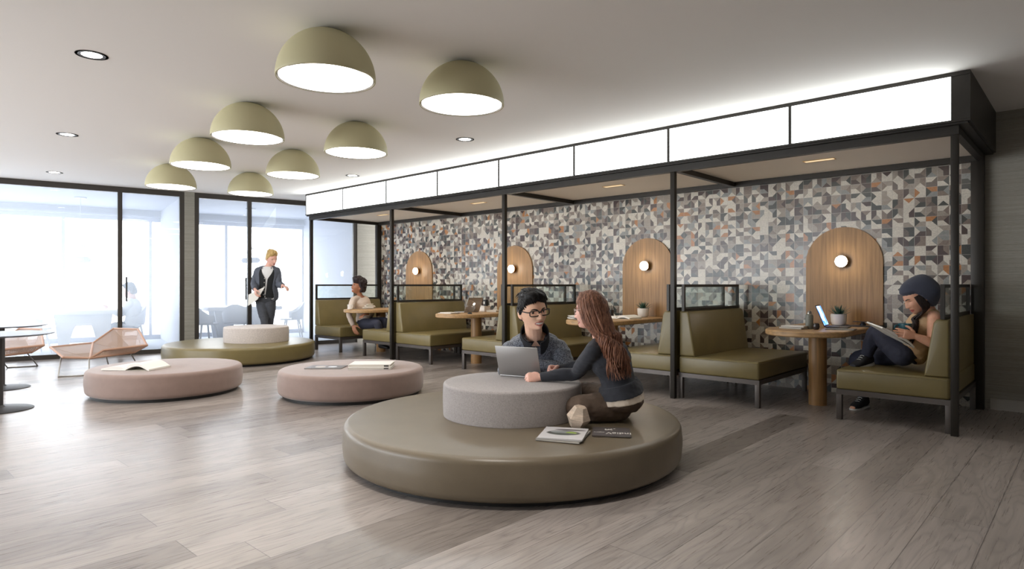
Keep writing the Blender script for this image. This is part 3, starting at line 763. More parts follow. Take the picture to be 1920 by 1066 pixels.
# laptop of the two people
LAPD = 4.66
def laptop(label, loc, rz, w, d, sh_, open_deg, lid_m, screen_m, group=None, logo=None, base_m=None, name='laptop'):
    """base lies along -y from the hinge; the lid rises from y = 0 and leans back"""
    t = thing(name, label, 'laptop', loc, rz, group)
    MB().box((-w/2, -d, 0), (w/2, 0, .012), .004).build('base', base_m or lid_m, t)
    MB().box((-w/2+.03, -d*.55, .012), (w/2-.03, -.03, .0135)).build('keyboard', M_KEYS, t)
    A = Matrix.Rotation(math.radians(open_deg-90), 4, 'X')
    A = Matrix.Translation((0, .002, .008)) @ Matrix.Rotation(-math.radians(open_deg-90), 4, 'X')
    lid = MB().box((-w/2, -.001, .004), (w/2, .006, sh_), .003, M=A); lo_ = lid.build('lid', lid_m, t)
    MB().box((-w/2+.010, -.0022, .016), (w/2-.010, -.0008, sh_-.012), M=A).build('screen', screen_m, lo_)
    if logo: MB().ell((0, .0066, sh_*.55), (.026, .0012, .022), 20, 10, M=None).build('logo', logo, lo_).matrix_local = A
    return t
M_SCR = emis('laptop_screen_glow', (.75, .85, 1.0, 1), .9)
lp = PZ(976, 707, .53)
laptop('silver laptop open on the grey drum between the two people', (lp.x, lp.y, .5305), yaw+PI+math.radians(-28), .35, .23, .238, 108, M_ALU, M_SCR, 'laptops')

# open book on pink pouf, magazine and white books on the other
ob = PZ(256, 689.5, .305)
open_book('open_book', 'open book with curled pages on the pink pouf', (ob.x, ob.y, .301), yaw+math.radians(-6), .55, .36, .03, .05)
mg = PZ(612, 688, .303)
book('magazine', 'magazine with round plates on its cover, on the pink pouf', (mg.x, mg.y, .301), yaw+math.radians(-2), .40, .27, .008, M_MAG3, 'magazine')
wb = PZ(697, 688, .305)
wl_ = book('white_book', 'lower of two stacked white books on the pink pouf', (wb.x, wb.y, .301), yaw+.06, .46, .34, .022, M_COVW, 'book', 'stacked white books')
wu_ = book('white_book', 'upper of two stacked white books on the pink pouf, small black mark on its edge', (wb.x-.006, wb.y+.01, .3235), yaw+.04, .45, .33, .030, M_COVW, 'book', 'stacked white books')

MB().box((.155, -.1665, .008), (.205, -.1645, .021)).build('spine_mark', M_COVD, wu_)
MB().box((.155, -.1715, .006), (.205, -.1695, .016)).build('spine_mark', M_COVD, wl_)
# ---- things on the booth tables
def onT(px, py, z=TZ): return PZ(px, py, z)
def plant(label, loc, s=1.0, seed=1):
    rnd = random.Random(seed)
    t = thing('potted_succulent', label, 'plant', loc, 0, 'potted succulents on the booth tables')
    MB().lathe([(.045*s, 0), (.064*s, .006*s), (.076*s, .04*s), (.080*s, .10*s), (.078*s, .122*s), (.070*s, .122*s), (.068*s, .10*s)], 40).build('pot', M_CERAM, t)
    MB().lathe([(.069*s, .10*s), (.03*s, .106*s), (.005, .106*s)], 24).build('soil', M_SOIL, t)
    lf = MB()
    for i in range(30):
        a = i*2.39996; el = .25+1.05*(i/30)+rnd.uniform(-.08, .08); L = (.135-.045*(i/30))*s*rnd.uniform(.85, 1.12)
        d = Vector((math.cos(a)*math.cos(el), math.sin(a)*math.cos(el), math.sin(el)))
        sd = d.cross(Vector((0, 0, 1))).normalized(); up = sd.cross(d)
        rs = []
        for k in range(7):
            q = k/6; c = Vector((0, 0, .107*s))+d*(L*q)+Vector((0, 0, 1))*(.018*s*q*q)
            w = .013*s*(math.sin(PI*(.12+.88*(1-q)**1.0)) if q < 1 else 0)+.0006; w = s*(.0125*(1-q**1.6)+.0007)
            rs.append([c+sd*w, c+up*w*.35, c-sd*w, c-up*w*.45])
        lf.rings(rs)
    lf.build('leaves', M_LEAF, t, ang=60); return t
p_ = UV(2.09, 7.47, TZ); p1 = P(1572.5, 608, 0); 
def at_v(px, v, z):   # point on the ray column px, at booth depth v
    t = (px-960)/F; d = v/(.7337+.6794*t); return cam2w(t*d, d, z)
PL = plant('potted succulent in a white pot beside the glowing tablet', at_v(1572.5, 7.42, TZ), 1.0, 3)
plant('potted succulent in a white pot near the open book on the oak table', at_v(1206, 7.50, TZ), .98, 8)
# nearest table
M_SCRB = None
def screen_material():
    m, nt, out = newmat('bright_tablet_screen')
    sp = nd(nt, 'SeparateXYZ', {0: nt.nodes.new('ShaderNodeTexCoord').outputs['Object']})
    n = nd(nt, 'TexNoise', {'Vector': mapped(nt, (14, 14, 14)), 'Scale': 1.0, 'Detail': 2.0}).outputs[0]
    a = mth(nt, 'LESS_THAN', mth(nt, 'ABSOLUTE', mth(nt, 'ADD', sp.outputs[0], .02)), .062)
    b = mth(nt, 'GREATER_THAN', sp.outputs[2], .07)
    k = mth(nt, 'MULTIPLY', a, b)
    c1 = nd(nt, 'MixRGB', {0: nd(nt, 'MapRange', {0: n, 1: .4, 2: .6, 3: 0.0, 4: 1.0}).outputs[0], 1: (.05, .16, .75, 1), 2: (.30, .48, 1.0, 1)}).outputs[0]
    c = nd(nt, 'MixRGB', {0: k, 1: c1, 2: (.85, .92, 1.0, 1)}).outputs[0]
    nt.links.new(nd(nt, 'Emission', {'Color': c, 'Strength': 2.6}).outputs[0], out.inputs[0]); return m
M_SCRB = screen_material()
tp = at_v(1551, 7.02, TZ)
laptop('glowing blue tablet computer propped up on the oak table', (tp.x, tp.y, TZ+.0005), math.radians(98), .27, .205, .235, 112, M_BLACK, M_SCRB, 'laptops')
tpad = at_v(1577, 6.72, TZ)
book('tablet', 'flat pale tablet in a dark case lying near the glowing screen', (tpad.x, tpad.y, TZ+.0005), math.radians(4), .25, .17, .009, M_COVD, 'tablet')
MB().box((-.10, -.06, 0), (.10, .06, .001)).build('screen_face', M_COVG).location = (0, 0, -5)
bpy.data.objects.remove(bpy.data.objects['screen_face'])
ty = at_v(1611, 7.36, TZ)
t = thing('desk_tray', 'dark flat tray with a small black stand, right of the potted succulent', 'tray', (ty.x, ty.y, TZ+.0005))
MB().box((-.15, -.09, 0), (.15, .09, .010), .004).build('mat', M_COVD, t)
MB().lathe([(.028, .010), (.028, .03), (.018, .034), (.018, .045)], 20, (0.03, .02, 0)).box((-.06, -.01, .045), (.12, .05, .051), .002).build('stand', M_BLACK, t)
M_FLASK = mat('grey_green_flask', srgb(120, 122, 112), .45)
fl = at_v(1517.5, 6.62, TZ)
t = thing('flask', 'grey green drinking flask beside the glowing tablet', 'bottle', (fl.x, fl.y, TZ))
MB().lathe([(.034, 0), (.036, .004), (.036, .125), (.032, .14), (.02, .15)], 32).build('body', M_FLASK, t)
MB().lathe([(.021, .149), (.021, .165), (.012, .178), (.004, .180)], 24).build('cap', M_STEEL, t)
gl_ = at_v(1530.5, 6.55, TZ)
M_DGLASS = mat('dark_glass', srgb(52, 46, 46), .12, spec=.6)
o = MB().lathe([(.018, 0), (.026, .006), (.031, .03), (.028, .055), (.024, .062), (.022, .062), (.024, .05)], 28).build('dark_cup', M_DGLASS); o.location = gl_
tag(o, 'small dark glass cup at the foot of the glowing tablet', 'cup')
nb = at_v(1489, 6.55, TZ)
book('notebook', 'lower notebook with black spine left of the grey green flask', (nb.x, nb.y, TZ+.0005), math.radians(-8), .23, .17, .018, M_COVD, 'book', 'notebooks by the flask')
book('notebook', 'pale upper notebook on top of the black spined one, left of the flask', (nb.x+.008, nb.y+.012, TZ+.019), math.radians(-2), .22, .16, .012, M_COVW, 'book', 'notebooks by the flask')
# second table
o2 = at_v(1168, 7.02, TZ)
open_book('open_book', 'open book on the oak table behind the long haired person', (o2.x, o2.y, TZ+.0005), math.radians(-4), .40, .26, .03, .018)
pp = at_v(1079, 6.42, TZ)
sk = MB()
rnd = random.Random(4)
for i in range(6):
    z = .004+i*.0075; a = rnd.uniform(-.5, .5); n_ = 10
    rg = [[Vector((x*.085, y*.06+math.sin(x*3+i)*.006, z+.006*math.sin(x*2.5+i*1.7)*math.cos(y*2))) for y in (-1, 1)] for x in [-1+2*j/n_ for j in range(n_+1)]]
    R_ = Matrix.Rotation(a, 3, 'Z')
    rs = [[R_ @ r[0], R_ @ r[1], R_ @ r[1]+Vector((0, 0, .003)), R_ @ r[0]+Vector((0, 0, .003))] for r in rg]
    sk.rings(rs)
o = sk.build('crumpled_napkins', M_PAPER); o.location = (pp.x, pp.y, TZ+.003); tag(o, 'rumpled white paper napkins at the tip of the oak table, beside the long haired face', 'napkins')
pc = at_v(1146, 7.35, TZ)
t = thing('pencil_cup', 'black pencil cup with pens behind the long red hair', 'pencil cup', (pc.x, pc.y, TZ))
MB().lathe([(.034, 0), (.036, .09), (.033, .09), (.031, .01)], 24).build('cup', M_BLACK, t)
pn = MB()
for i in range(7):
    a = i*.9; pn.tube([(.012*math.cos(a), .012*math.sin(a), .012), (.034*math.cos(a), .034*math.sin(a), .135+.02*math.sin(i*2.3))], .0035, 6)
pn.build('pen', M_BLACK, t)
# third table
lt = at_v(884, 6.92, TZ)
M_LOGO = emis('lit_logo', (1, .98, .95, 1), 2.5)
laptop('silver laptop with a lit logo on its lid, on an oak booth table', (lt.x, lt.y, TZ+.0005), math.radians(-88), .33, .22, .245, 112, M_ALU, M_SCR, 'laptops', M_LOGO)
gb = at_v(881, 6.5, TZ)
t = thing('globe_vase', 'clear glass globe on a dark foot in front of the silver laptop', 'vase', (gb.x, gb.y, TZ))
MB().lathe([(.034, 0), (.034, .016), (.024, .024)], 28).build('foot', M_COVD, t)
M_CLEAR = glass_material('clear_blown_glass', f0=1.0, tint=(.95, .96, .96, 1))
MB().lathe([(.024, .022), (.05, .035), (.072, .065), (.082, .105), (.078, .145), (.055, .185), (.028, .205), (.004, .21)], 40).build('globe', M_CLEAR, t)
pa = at_v(842, 6.42, TZ)
for k, (dx, dy, a, lb) in enumerate(((0, 0, .1, 'lower sheaf of white papers left of the silver laptop with the lit logo'), (.02, .015, -.12, 'upper sheaf of white papers left of the silver laptop with the lit logo'))):
    book('paper_sheaf', lb, (pa.x+dx, pa.y+dy, TZ+.0005+.0085*k), a, .28, .2, .008, M_COVW, 'papers', 'papers by the silver laptop')
bxp = at_v(905, 7.30, TZ)
t = thing('storage_box', 'small white box with a lid behind the silver laptop', 'box', (bxp.x, bxp.y, TZ))
MB().box((-.11, -.07, 0), (.11, .07, .075), .006).build('body', M_CERAM, t); MB().box((-.113, -.073, .075), (.113, .073, .092), .006).build('lid', M_CERAM, t)
cm = at_v(911, 7.28, TZ+.0925)
t = thing('black_mug', 'black mug with a white mark standing on the small white box', 'mug', (cm.x, cm.y, TZ+.0925))
MB().lathe([(.036, 0), (.040, .005), (.041, .10), (.037, .10), (.036, .012)], 28).build('body', M_BLACK, t)
MB().tube([(.038, 0, .08), (.065, 0, .078), (.07, 0, .05), (.06, 0, .025), (.038, 0, .022)], .006, 8, smooth=4).build('handle', M_BLACK, t)
MB().box((-.012, -.0425, .03), (.012, -.0395, .072)).build('mark', M_CERAM, t)
b2 = at_v(927, 7.28, TZ)
book('white_book', 'white book lying flat at the right end of the table with the silver laptop', (b2.x, b2.y, TZ+.0005), .1, .2, .16, .03, M_COVW)
# fourth table
c4 = at_v(657, 6.30, TZ)
t = thing('white_cup', 'white cup at the tip of the table with the curly haired person', 'cup', (c4.x, c4.y, TZ))
MB().lathe([(.035, 0), (.048, .006), (.053, .085), (.049, .085), (.046, .012)], 28).build('body', M_CERAM, t)
MB().tube([(.045, 0, .07), (.075, 0, .066), (.078, 0, .04), (.047, 0, .026)], .006, 8, smooth=4).build('handle', M_CERAM, t)
nw = at_v(684, 6.68, TZ)
sk = MB()
for i in range(4):
    z = .003+i*.020; n_ = 14; a = (-.25, .2, .05, .45)[i]; L = (.19, .17, .17, .12)[i]
    R_ = Matrix.Rotation(a, 3, 'Z'); rs = []
    for j in range(n_+1):
        x = -1+2*j/n_; zz = z+.010*(1+math.sin(x*2.4+i*1.3))*(.4+.6*i/3); q = [Vector((x*L, y*.10, zz)) for y in (-1, 1)]
        rs.append([R_ @ q[0], R_ @ q[1], R_ @ q[1]+Vector((0, 0, .014)), R_ @ q[0]+Vector((0, 0, .014))])
    sk.rings(rs)
o = sk.build('newspaper', M_PAPER); o.location = (nw.x, nw.y, TZ+.002); tag(o, 'loosely folded white newspaper on the table of the curly haired person', 'newspaper')

# ------------------------------------------------------------------ meeting rooms behind the glass
def shell_chair(label, loc, rz):
    t = thing('shell_chair', label, 'chair', loc, rz, 'white shell chairs behind the glass')
    # bucket seat: back wraps round into arms; faces +y
    rs = []
    for i in range(17):
        a = PI*(1.12*i/16-.06)           # right arm -> back -> left arm
        x, y = -.29*math.cos(a), -.25*math.sin(a)
        k = math.sin(max(0, min(PI, a)))
        zt = .60+.22*k**1.5
        rs.append([Vector((x*.80, y*.82, .43)), Vector((x*.93, y*.95, .46)), Vector((x*1.02, y*1.05, zt)), Vector((x*.97, y*1.0, zt+.006)), Vector((x*.88, y*.90, .47)), Vector((x*.76, y*.78, .45))])
    m = MB(); m.rings(rs); m.lathe([(.20, .415), (.25, .425), (.245, .45), (.02, .445)], 28, (0, 0.02, 0)); m.build('shell', M_PLASTIC, t)
    for sx in (-1, 1):
        for sy in (-1, 1): MB().tube([(sx*.15, sy*.13, .42), (sx*.22, sy*.20, 0)], [.020, .014], 10).build('leg', M_PLASTIC, t)
    return t
def meeting_table(label, loc, rz, L=1.15, W_=.9):
    t = thing('meeting_table', label, 'table', loc, rz, 'white tables behind the glass')
    MB().box((-L/2, -W_/2, .665), (L/2, W_/2, .745), .02).build('tabletop', M_PLASTIC, t)
    k = L/1.15
    for y in (-W_*.33, W_*.33):    # solid panel legs with an arched gap between them
        M = Matrix(((1, 0, 0, 0), (0, 0, 1, y), (0, 1, 0, 0), (0, 0, 0, 1)))
        pts = [(-.46*k, .665), (-.38*k, 0), (-.25*k, 0)]+[(-.25*k+.14*k*(i/8), .46*math.sin(PI/2*i/8)) for i in range(1, 9)]+[(.25*k-.14*k*(i/8), .46*math.sin(PI/2*i/8)) for i in range(8, 0, -1)]+[(.25*k, 0), (.38*k, 0), (.46*k, .665)]
        MB().prism(pts, -.025, .025, M=M).build('leg', M_PLASTIC, t)
    return t
def wire_pendant(label, loc, z):
    t = thing('pendant_lamp', label, 'pendant lamp', loc, 0, 'wire pendant lamps behind the glass')
    MB().lathe([(.10, -.02), (.10, 0)], 24).build('canopy', M_MULL, t)
    zb = z-loc[2]
    MB().tube([(0, 0, -.02), (0, 0, zb+.27)], .006, 8).build('cord', M_MULL, t)
    q = MB(); r = .27
    for k in range(3):
        a = k*PI/3
        q.tube([Vector((r*math.cos(b)*math.cos(a), r*math.cos(b)*math.sin(a), zb+r*math.sin(b))) for b in [PI*i/20 for i in range(21)]], .006, 6)
    q.build('shade_frame', M_MULL, t)
    for s in (-1, 1):
        MB().lathe([(.10, -.055), (.135, -.02), (.135, .02), (.10, .055), (.095, .05), (.125, .015), (.125, -.02), (.095, -.05)], 32, (s*.13, 0, zb-.0)).build('globe', M_PLASTIC, t)
    return t
ra = math.atan2(WD.y, WD.x)
def inr(px, n, z=0.0):
    """point at depth n behind the glass wall, seen in column px"""
    t = (px-960)/F; q = cam2w(t, 1, 0); o = WO+ND*n
    det = q.x*(-WD.y)-q.y*(-WD.x); d = (o.x*(-WD.y)-o.y*(-WD.x))/det
    return Vector(((q*d).x, (q*d).y, z))
meeting_table('white meeting table with splayed panel legs in the left room', inr(156, 1.55, .004), ra, 1.12, .95)
shell_chair('white shell chair left of the meeting table in the left room', inr(62, 1.15, .004), ra+math.radians(-70))
shell_chair('white shell chair under the person sitting behind the glass', inr(246, 1.65, .004), ra+math.radians(96))
meeting_table('white meeting table in the right room behind the standing person', inr(452, 1.85, .004), ra, 1.5, .95)
shell_chair('white shell chair nearest the striped pillar in the right room', inr(384, 1.0, .004), ra+math.radians(-75))
shell_chair('white shell chair in the right room, left of the dark door post', inr(446, .85, .004), ra+math.radians(-25))
shell_chair('white shell chair right of the standing person, behind the glass', inr(548, 1.75, .004), ra+math.radians(80))
for px, lb, zy in ((151, 'wire pendant lamp hanging over the table in the left room', 487), (470, 'wire pendant lamp half hidden by the dark door post', 488)):
    q = inr(px, 1.6, 2.86); d = (q.x*-SU+q.y*CU)
    wire_pendant(lb, q, CAMH+(533-zy)/F*d)
# ------------------------------------------------------------------ people
def skin_mat(name, col): return mat(name, col, .5, spec=.35, var=.06, vscale=(40, 40, 40), sub=.12)
def heather(name, c1, c2, sc=240, rough=.9):
    m, nt, out = newmat(name)
    n = nd(nt, 'TexNoise', {'Vector': mapped(nt, (sc, sc, sc)), 'Scale': 1.0, 'Detail': 2.0, 'Roughness': .7}).outputs[0]
    k = nd(nt, 'MapRange', {0: n, 1: .38, 2: .62, 3: 0.0, 4: 1.0}).outputs[0]
    c = nd(nt, 'MixRGB', {0: k, 1: c1, 2: c2}).outputs[0]
    bp = nd(nt, 'Bump', {'Height': n, 'Strength': .4, 'Distance': .004}).outputs[0]
    principled(nt, out, Base_Color=c, Roughness=rough, Specular_IOR_Level=.2, Sheen_Weight=.2, Normal=bp); return m
def hair_mat(name, col, hi, sc=(90, 90, 9)):
    m, nt, out = newmat(name)
    n = nd(nt, 'TexNoise', {'Vector': mapped(nt, sc), 'Scale': 1.0, 'Detail': 4.0, 'Roughness': .7}).outputs[0]
    k = nd(nt, 'MapRange', {0: n, 1: .35, 2: .7, 3: 0.0, 4: 1.0}).outputs[0]
    c = nd(nt, 'MixRGB', {0: k, 1: col, 2: hi}).outputs[0]
    bp = nd(nt, 'Bump', {'Height': n, 'Strength': .6, 'Distance': .004}).outputs[0]
    principled(nt, out, Base_Color=c, Roughness=.5, Specular_IOR_Level=.28, Normal=bp); return m
def remesh(mb, name, mats, parent, origin, voxel, it=3, fold=0.0, fsc=(14, 14, 14), seed=0, fn=None):
    """fuse the overlapping shapes into one continuous skin"""
    me = mb.mesh('tmp', mats[:1], smooth=True, fix=False)
    bm = bmesh.new(); bm.from_mesh(me); bmesh.ops.recalc_face_normals(bm, faces=bm.faces[:]); bm.to_mesh(me); bm.free()
    t = bpy.data.objects.new('tmp', me); C.objects.link(t)
    r = t.modifiers.new('r', 'REMESH'); r.mode = 'VOXEL'; r.voxel_size = voxel; r.use_smooth_shade = True
    if it: q = t.modifiers.new('s', 'SMOOTH'); q.factor = .45; q.iterations = it
    dg = bpy.context.evaluated_depsgraph_get(); dg.update()
    m2 = bpy.data.meshes.new_from_object(t.evaluated_get(dg)); m2.name = name
    C.objects.unlink(t); bpy.data.objects.remove(t)
    n = len(m2.vertices); co = np.empty(n*3); m2.vertices.foreach_get('co', co); co = co.reshape(-1, 3)
    if fold:
        no = np.empty(n*3); m2.vertices.foreach_get('normal', no); no = no.reshape(-1, 3)
        d = np.array([noise.noise((c[0]*fsc[0]+seed, c[1]*fsc[1], c[2]*fsc[2]))+.5*noise.noise((c[0]*fsc[0]*2.3+seed, c[1]*fsc[1]*2.3, c[2]*fsc[2]*2.3)) for c in co])
        co += no*(d*fold)[:, None]
    m2.materials.clear()
    for m in mats: m2.materials.append(m)
    if fn is not None:
        m2.vertices.foreach_set('co', co.ravel())
        k = len(m2.polygons); ce = np.empty(k*3); m2.polygons.foreach_get('center', ce)
        m2.polygons.foreach_set('material_index', fn(ce.reshape(-1, 3)).astype(np.int32))
    co -= np.array(origin)[None, :]
    m2.vertices.foreach_set('co', co.ravel()); m2.shade_smooth(); m2.update()
    o = bpy.data.objects.new(name, m2); C.objects.link(o); o.parent = parent; return o

def sst(a, b, x):
    t = np.clip((x-a)/(b-a), 0, 1); return t*t*(3-2*t)
def sculpt(n, smile=.5, fem=0.0, mouth_open=0.0):
    """head surface for unit directions n: x right, y forward, z up, eyes at mid height"""
    x, y, z = n[:, 0]*.075, n[:, 1]*.097, n[:, 2]*.117
    fr = sst(0.0, .05, y); t = sst(-.005, -.108, z); ax = np.abs(x)
    x = x*(1-(.20+.16*fem)*t); ax = np.abs(x)
    y = np.where(y < 0, y*(1-.5*sst(-.025, -.11, z)), y)
    g = lambda u, v, su, sv: np.exp(-(u/su)**2-(v/sv)**2)
    y = y+fr*(.036*g(x, z+.097, .030, .022)+.013*g(x, z+.062, .038, .030)+.004*g(x, z-.055, .05, .03))
    y = y+fr*(.005*(1-.6*fem)*g(ax-.026, z-.027, .02, .009)-.012*g(ax-.031, z-.006, .015, .012))
    az = sst(.030, -.026, z)*(1-sst(-.031, -.045, z))
    y = y+fr*(.025-.003*fem)*az*np.exp(-(x/(.0075+.005*az))**2)
    y = y+fr*.008*g(ax-.0125, z+.031, .006, .008)
    mw = .022+.006*smile
    zz = z-smile*.35*ax**1.5
    y = y+fr*(.0055*g(x, zz+.057+mouth_open*-.003, mw, .006)+.006*g(x, zz+.071+mouth_open*.004, mw, .007)-.006*g(x, zz+.0645, mw, .0035+.004*mouth_open))
    y = y+fr*((.004+.005*smile)*g(ax-.041, z+.026, .017, .018)-.004*g(x, z+.084, .022, .007))
    return np.stack([x, y, z], 1)
def dirs(nu, nv):
    th = (np.arange(nv+1)/nv)*PI; ph = np.arange(nu)/nu*2*PI
    T, Q = np.meshgrid(th, ph, indexing='ij')
    n = np.stack([np.sin(T)*np.cos(Q), np.sin(T)*np.sin(Q), np.cos(T)], -1).reshape(-1, 3)
    f = [(i*nu+j, i*nu+(j+1) % nu, (i+1)*nu+(j+1) % nu, (i+1)*nu+j) for i in range(nv) for j in range(nu)]
    return n, f
def basis(fwd, up):
    f = Vector(fwd).normalized(); r = f.cross(Vector(up)).normalized(); u = r.cross(f)
    return Matrix((r, f, u)).transposed()
def cv(x, d, z=0.0):  # a direction: camera right, camera depth, up
    return Vector((CU*x-SU*d, SU*x+CU*d, z))

class Fig:
    def __init__(s, label, loc, sc, group=None):
        s.t = thing('person', label, 'person', loc, 0, group); s.o = Vector(loc); s.s = sc; s.b = MB()
    def head(s, c, fwd, up, k, wide=1.0, **kw):
        s.wide = wide; s.hc, s.hM, s.hk, s.kw = Vector(c), basis(fwd, up) @ Matrix.Diagonal((wide, 1, 1)), k, kw
        n, f = dirs(112, 84)
        p = sculpt(n, **kw)*k
        s.b.add([s.hc+s.hM @ Vector(q) for q in p], f)
        for sx in (-1, 1):
            R_ = s.hM @ Matrix.Rotation(sx*.35, 3, 'Z')
            s.b.ell(s.H((sx*.076, -.010, -.008)), (.009*k, .021*k, .033*k), 14, 10, M=R_)
            s.b.ell(s.H((sx*.074, -.004, -.030)), (.008*k, .012*k, .014*k), 12, 8, M=R_)
    def H(s, p): return s.hc+s.hM @ (Vector(p)*s.hk)
    def limb(s, mb, pts, rad, n=14, k=5): mb.tube(pts, [r*s.s for r in rad], n, smooth=k); mb.ell(pts[0], (rad[0]*s.s,)*3, n, 8); mb.ell(pts[-1], (rad[-1]*s.s,)*3, n, 8)
    def torso(s, mb, data, add=0.0, t0=-9, t1=9, fem=0):
        """elliptical sections along pelvis - chest - neck"""
        pe, ch, ne, hs, ss = s.pe, s.ch, s.ne, s.hs, s.ss
        rs = []
        T_ = [d[0] for d in data]; a0, a1 = max(t0, T_[0]), min(t1, T_[-1])
        for t in np.linspace(a0, a1, max(4, int((a1-a0)*26))):
            t = float(t); rx = float(np.interp(t, T_, [d[1] for d in data])); ry = float(np.interp(t, T_, [d[2] for d in data]))
            c = pe*(1-t)**2+ch*2*t*(1-t)+ne*t*t if 0 <= t <= 1 else (pe+(ch-pe)*2*t if t < 0 else ne+(ne-ch)*2*(t-1))
            d = ((ch-pe)*(1-t)+(ne-ch)*t).normalized()
            sd = (hs*(1-t)+ss*t); sd = (sd-d*sd.dot(d)).normalized(); fw = d.cross(sd)
            a, b = rx*s.s+add, ry*s.s+add
            rs.append([c+sd*(a*math.copysign(abs(math.cos(q))**.85, math.cos(q)))+fw*(b*math.copysign(abs(math.sin(q))**.95, math.sin(q))) for q in [2*PI*j/28 for j in range(28)]])
        mb.rings(rs)
    def hand(s, w, d, nrm, side, curl, k=1.0, thumb=(.55, .75, .25), tc=.35):
        """palm, four bent fingers of unequal length and a thumb leaving the side of the palm"""
        mb = s.b; d, nrm, side = Vector(d).normalized(), Vector(nrm), Vector(side)
        nrm = (nrm-d*nrm.dot(d)).normalized(); sg = 1 if d.cross(nrm).dot(side) > 0 else -1; side = d.cross(nrm)*sg
        w = Vector(w); rs = []
        for t, a, b in ((-.01, .024, .019), (.02, .031, .018), (.05, .039, .016), (.08, .041, .014), (.096, .036, .010)):
            rs.append([w+d*(t*k)+side*(a*k*math.cos(q))+nrm*(b*k*math.sin(q)) for q in [2*PI*j/16 for j in range(16)]])
        mb.rings(rs)
        for i, (off, L) in enumerate(((.030, (.043, .026, .021)), (.010, (.047, .030, .022)), (-.0105, (.043, .028, .021)), (-.030, (.034, .021, .018)))):
            p = w+d*((.086-.004*abs(i-1))*k)+side*(off*k); pts = [p-d*.012*k, p]; a = 0.0
            for j in range(3):
                a += curl[i][j] if hasattr(curl[0], '__len__') else curl[j]*(1+.06*i)
                p = p+(d*math.cos(a)+nrm*math.sin(a)+side*(off*.8*max(0, math.cos(a))))*(L[j]*k); pts.append(p)
            mb.tube(pts, [x*k for x in (.0088, .0088, .0084, .0076, .0062)], 9, smooth=3); mb.ell(pts[-1], (.0062*k,)*3, 8, 6)
        p = w+d*(.018*k)+side*(.026*k); pts = [p]
        dd = (d*thumb[0]+side*thumb[1]+nrm*thumb[2]).normalized()
        for j, L in enumerate((.042, .032, .026)):
            p = p+dd*(L*k); pts.append(p); dd = (dd+d*tc*.6-side*tc*.9+nrm*tc*.5).normalized()
        mb.tube(pts, [x*k for x in (.0135, .0115, .0100, .0078)], 9, smooth=3); mb.ell(pts[-1], (.0078*k,)*3, 8, 6)
    def foot(s, mb, ank, fwd, k=1.0, add=0.0, z0=None):
        f = Vector(fwd).normalized(); up = Vector((0, 0, 1)); up = (up-f*up.dot(f)).normalized(); sd = f.cross(up); rs = []
        for t, w, h0, h1 in ((-.065, .026, -.075, -.02), (-.045, .034, -.083, .03), (0, .037, -.083, .045), (.05, .041, -.083, .0), (.11, .046, -.083, -.030), (.155, .042, -.083, -.045), (.19, .024, -.08, -.058)):
            c = Vector(ank)+f*(t*k); hm, hh = (h0+h1)/2*k, (h1-h0)/2*k
            rs.append([c+sd*((w*k+add)*math.cos(q))+up*(hm+(hh+add)*math.copysign(abs(math.sin(q))**.8, math.sin(q))) for q in [2*PI*j/18 for j in range(18)]])
        mb.rings(rs)
    def finish(s, skin, voxel, lips=None, teeth=None, it=3):
        mats = [skin, lips or skin, teeth or skin]; hM = np.array(s.hM); hc = np.array(s.hc); k = s.hk; sm = s.kw.get('smile', .5); mo = s.kw.get('mouth_open', 0)
        def fn(ce):
            q = (ce-hc) @ hM/k; q[:, 0] /= s.wide**2
            zz = q[:, 2]-sm*.35*np.abs(q[:, 0])**1.5
            front = q[:, 1] > .06; mw = .0225+.005*sm
            e = (q[:, 0]/mw)**2+((zz+.0645)/(.0125+.003*mo))**2 < 1
            e2 = (q[:, 0]/(mw*.86))**2+((zz+.0635)/(.0062*mo+1e-4))**2 < 1
            r = np.zeros(len(ce)); r[front & e] = 1
            if mo > 0: r[front & e2] = 2
            return r
        s.body = remesh(s.b, 'body', mats, s.t, s.o, voxel, it, fn=fn)
    def part(s, mb, name, mats, voxel=None, parent=None, **kw):
        mats = mats if isinstance(mats, list) else [mats]
        if voxel: return remesh(mb, name, mats, parent or s.t, s.o, voxel, **kw)
        mb.v = [v-s.o for v in mb.v]; return mb.build(name, mats, parent or s.t, ang=60)
    def eyes(s, gaze=(0, 1, 0), brow=None, iris=None, shut=False):
        k = s.hk; g = (Vector(gaze)).normalized()
        for sx in (-1, 1):
            m = MB(); n, f = dirs(24, 16); c = Vector((sx*.031, .0685, .006))
            m.add([s.H(c+Vector(q)*.0125) for q in n], f)
            for i, ff in enumerate(m.f):
                q = sum((Vector(n[j]) for j in ff), Vector())/4
                if q.dot(g) > .86: m.m[i] = 1
            if not shut: s.part(m, 'eye', [M_EYE, iris or M_IRIS])
            if brow:
                m = MB(); m.tube([s.H((sx*x, y, z)) for x, y, z in ((.012, .0955, .024), (.024, .0935, .0285), (.036, .0865, .029), (.046, .076, .0235))], [.0028*k, .0036*k, .0032*k, .0014*k], 8, smooth=3)
                s.part(m, 'eyebrow', brow)
            m = MB(); m.tube([s.H((sx*x, y, z)) for x, y, z in ((.0185, .0795, .006), (.025, .0832, .0118), (.033, .0820, .0125), (.0435, .0735, .007))], .0011*k, 6, smooth=3)
            s.part(m, 'eyelid', M_LASH)
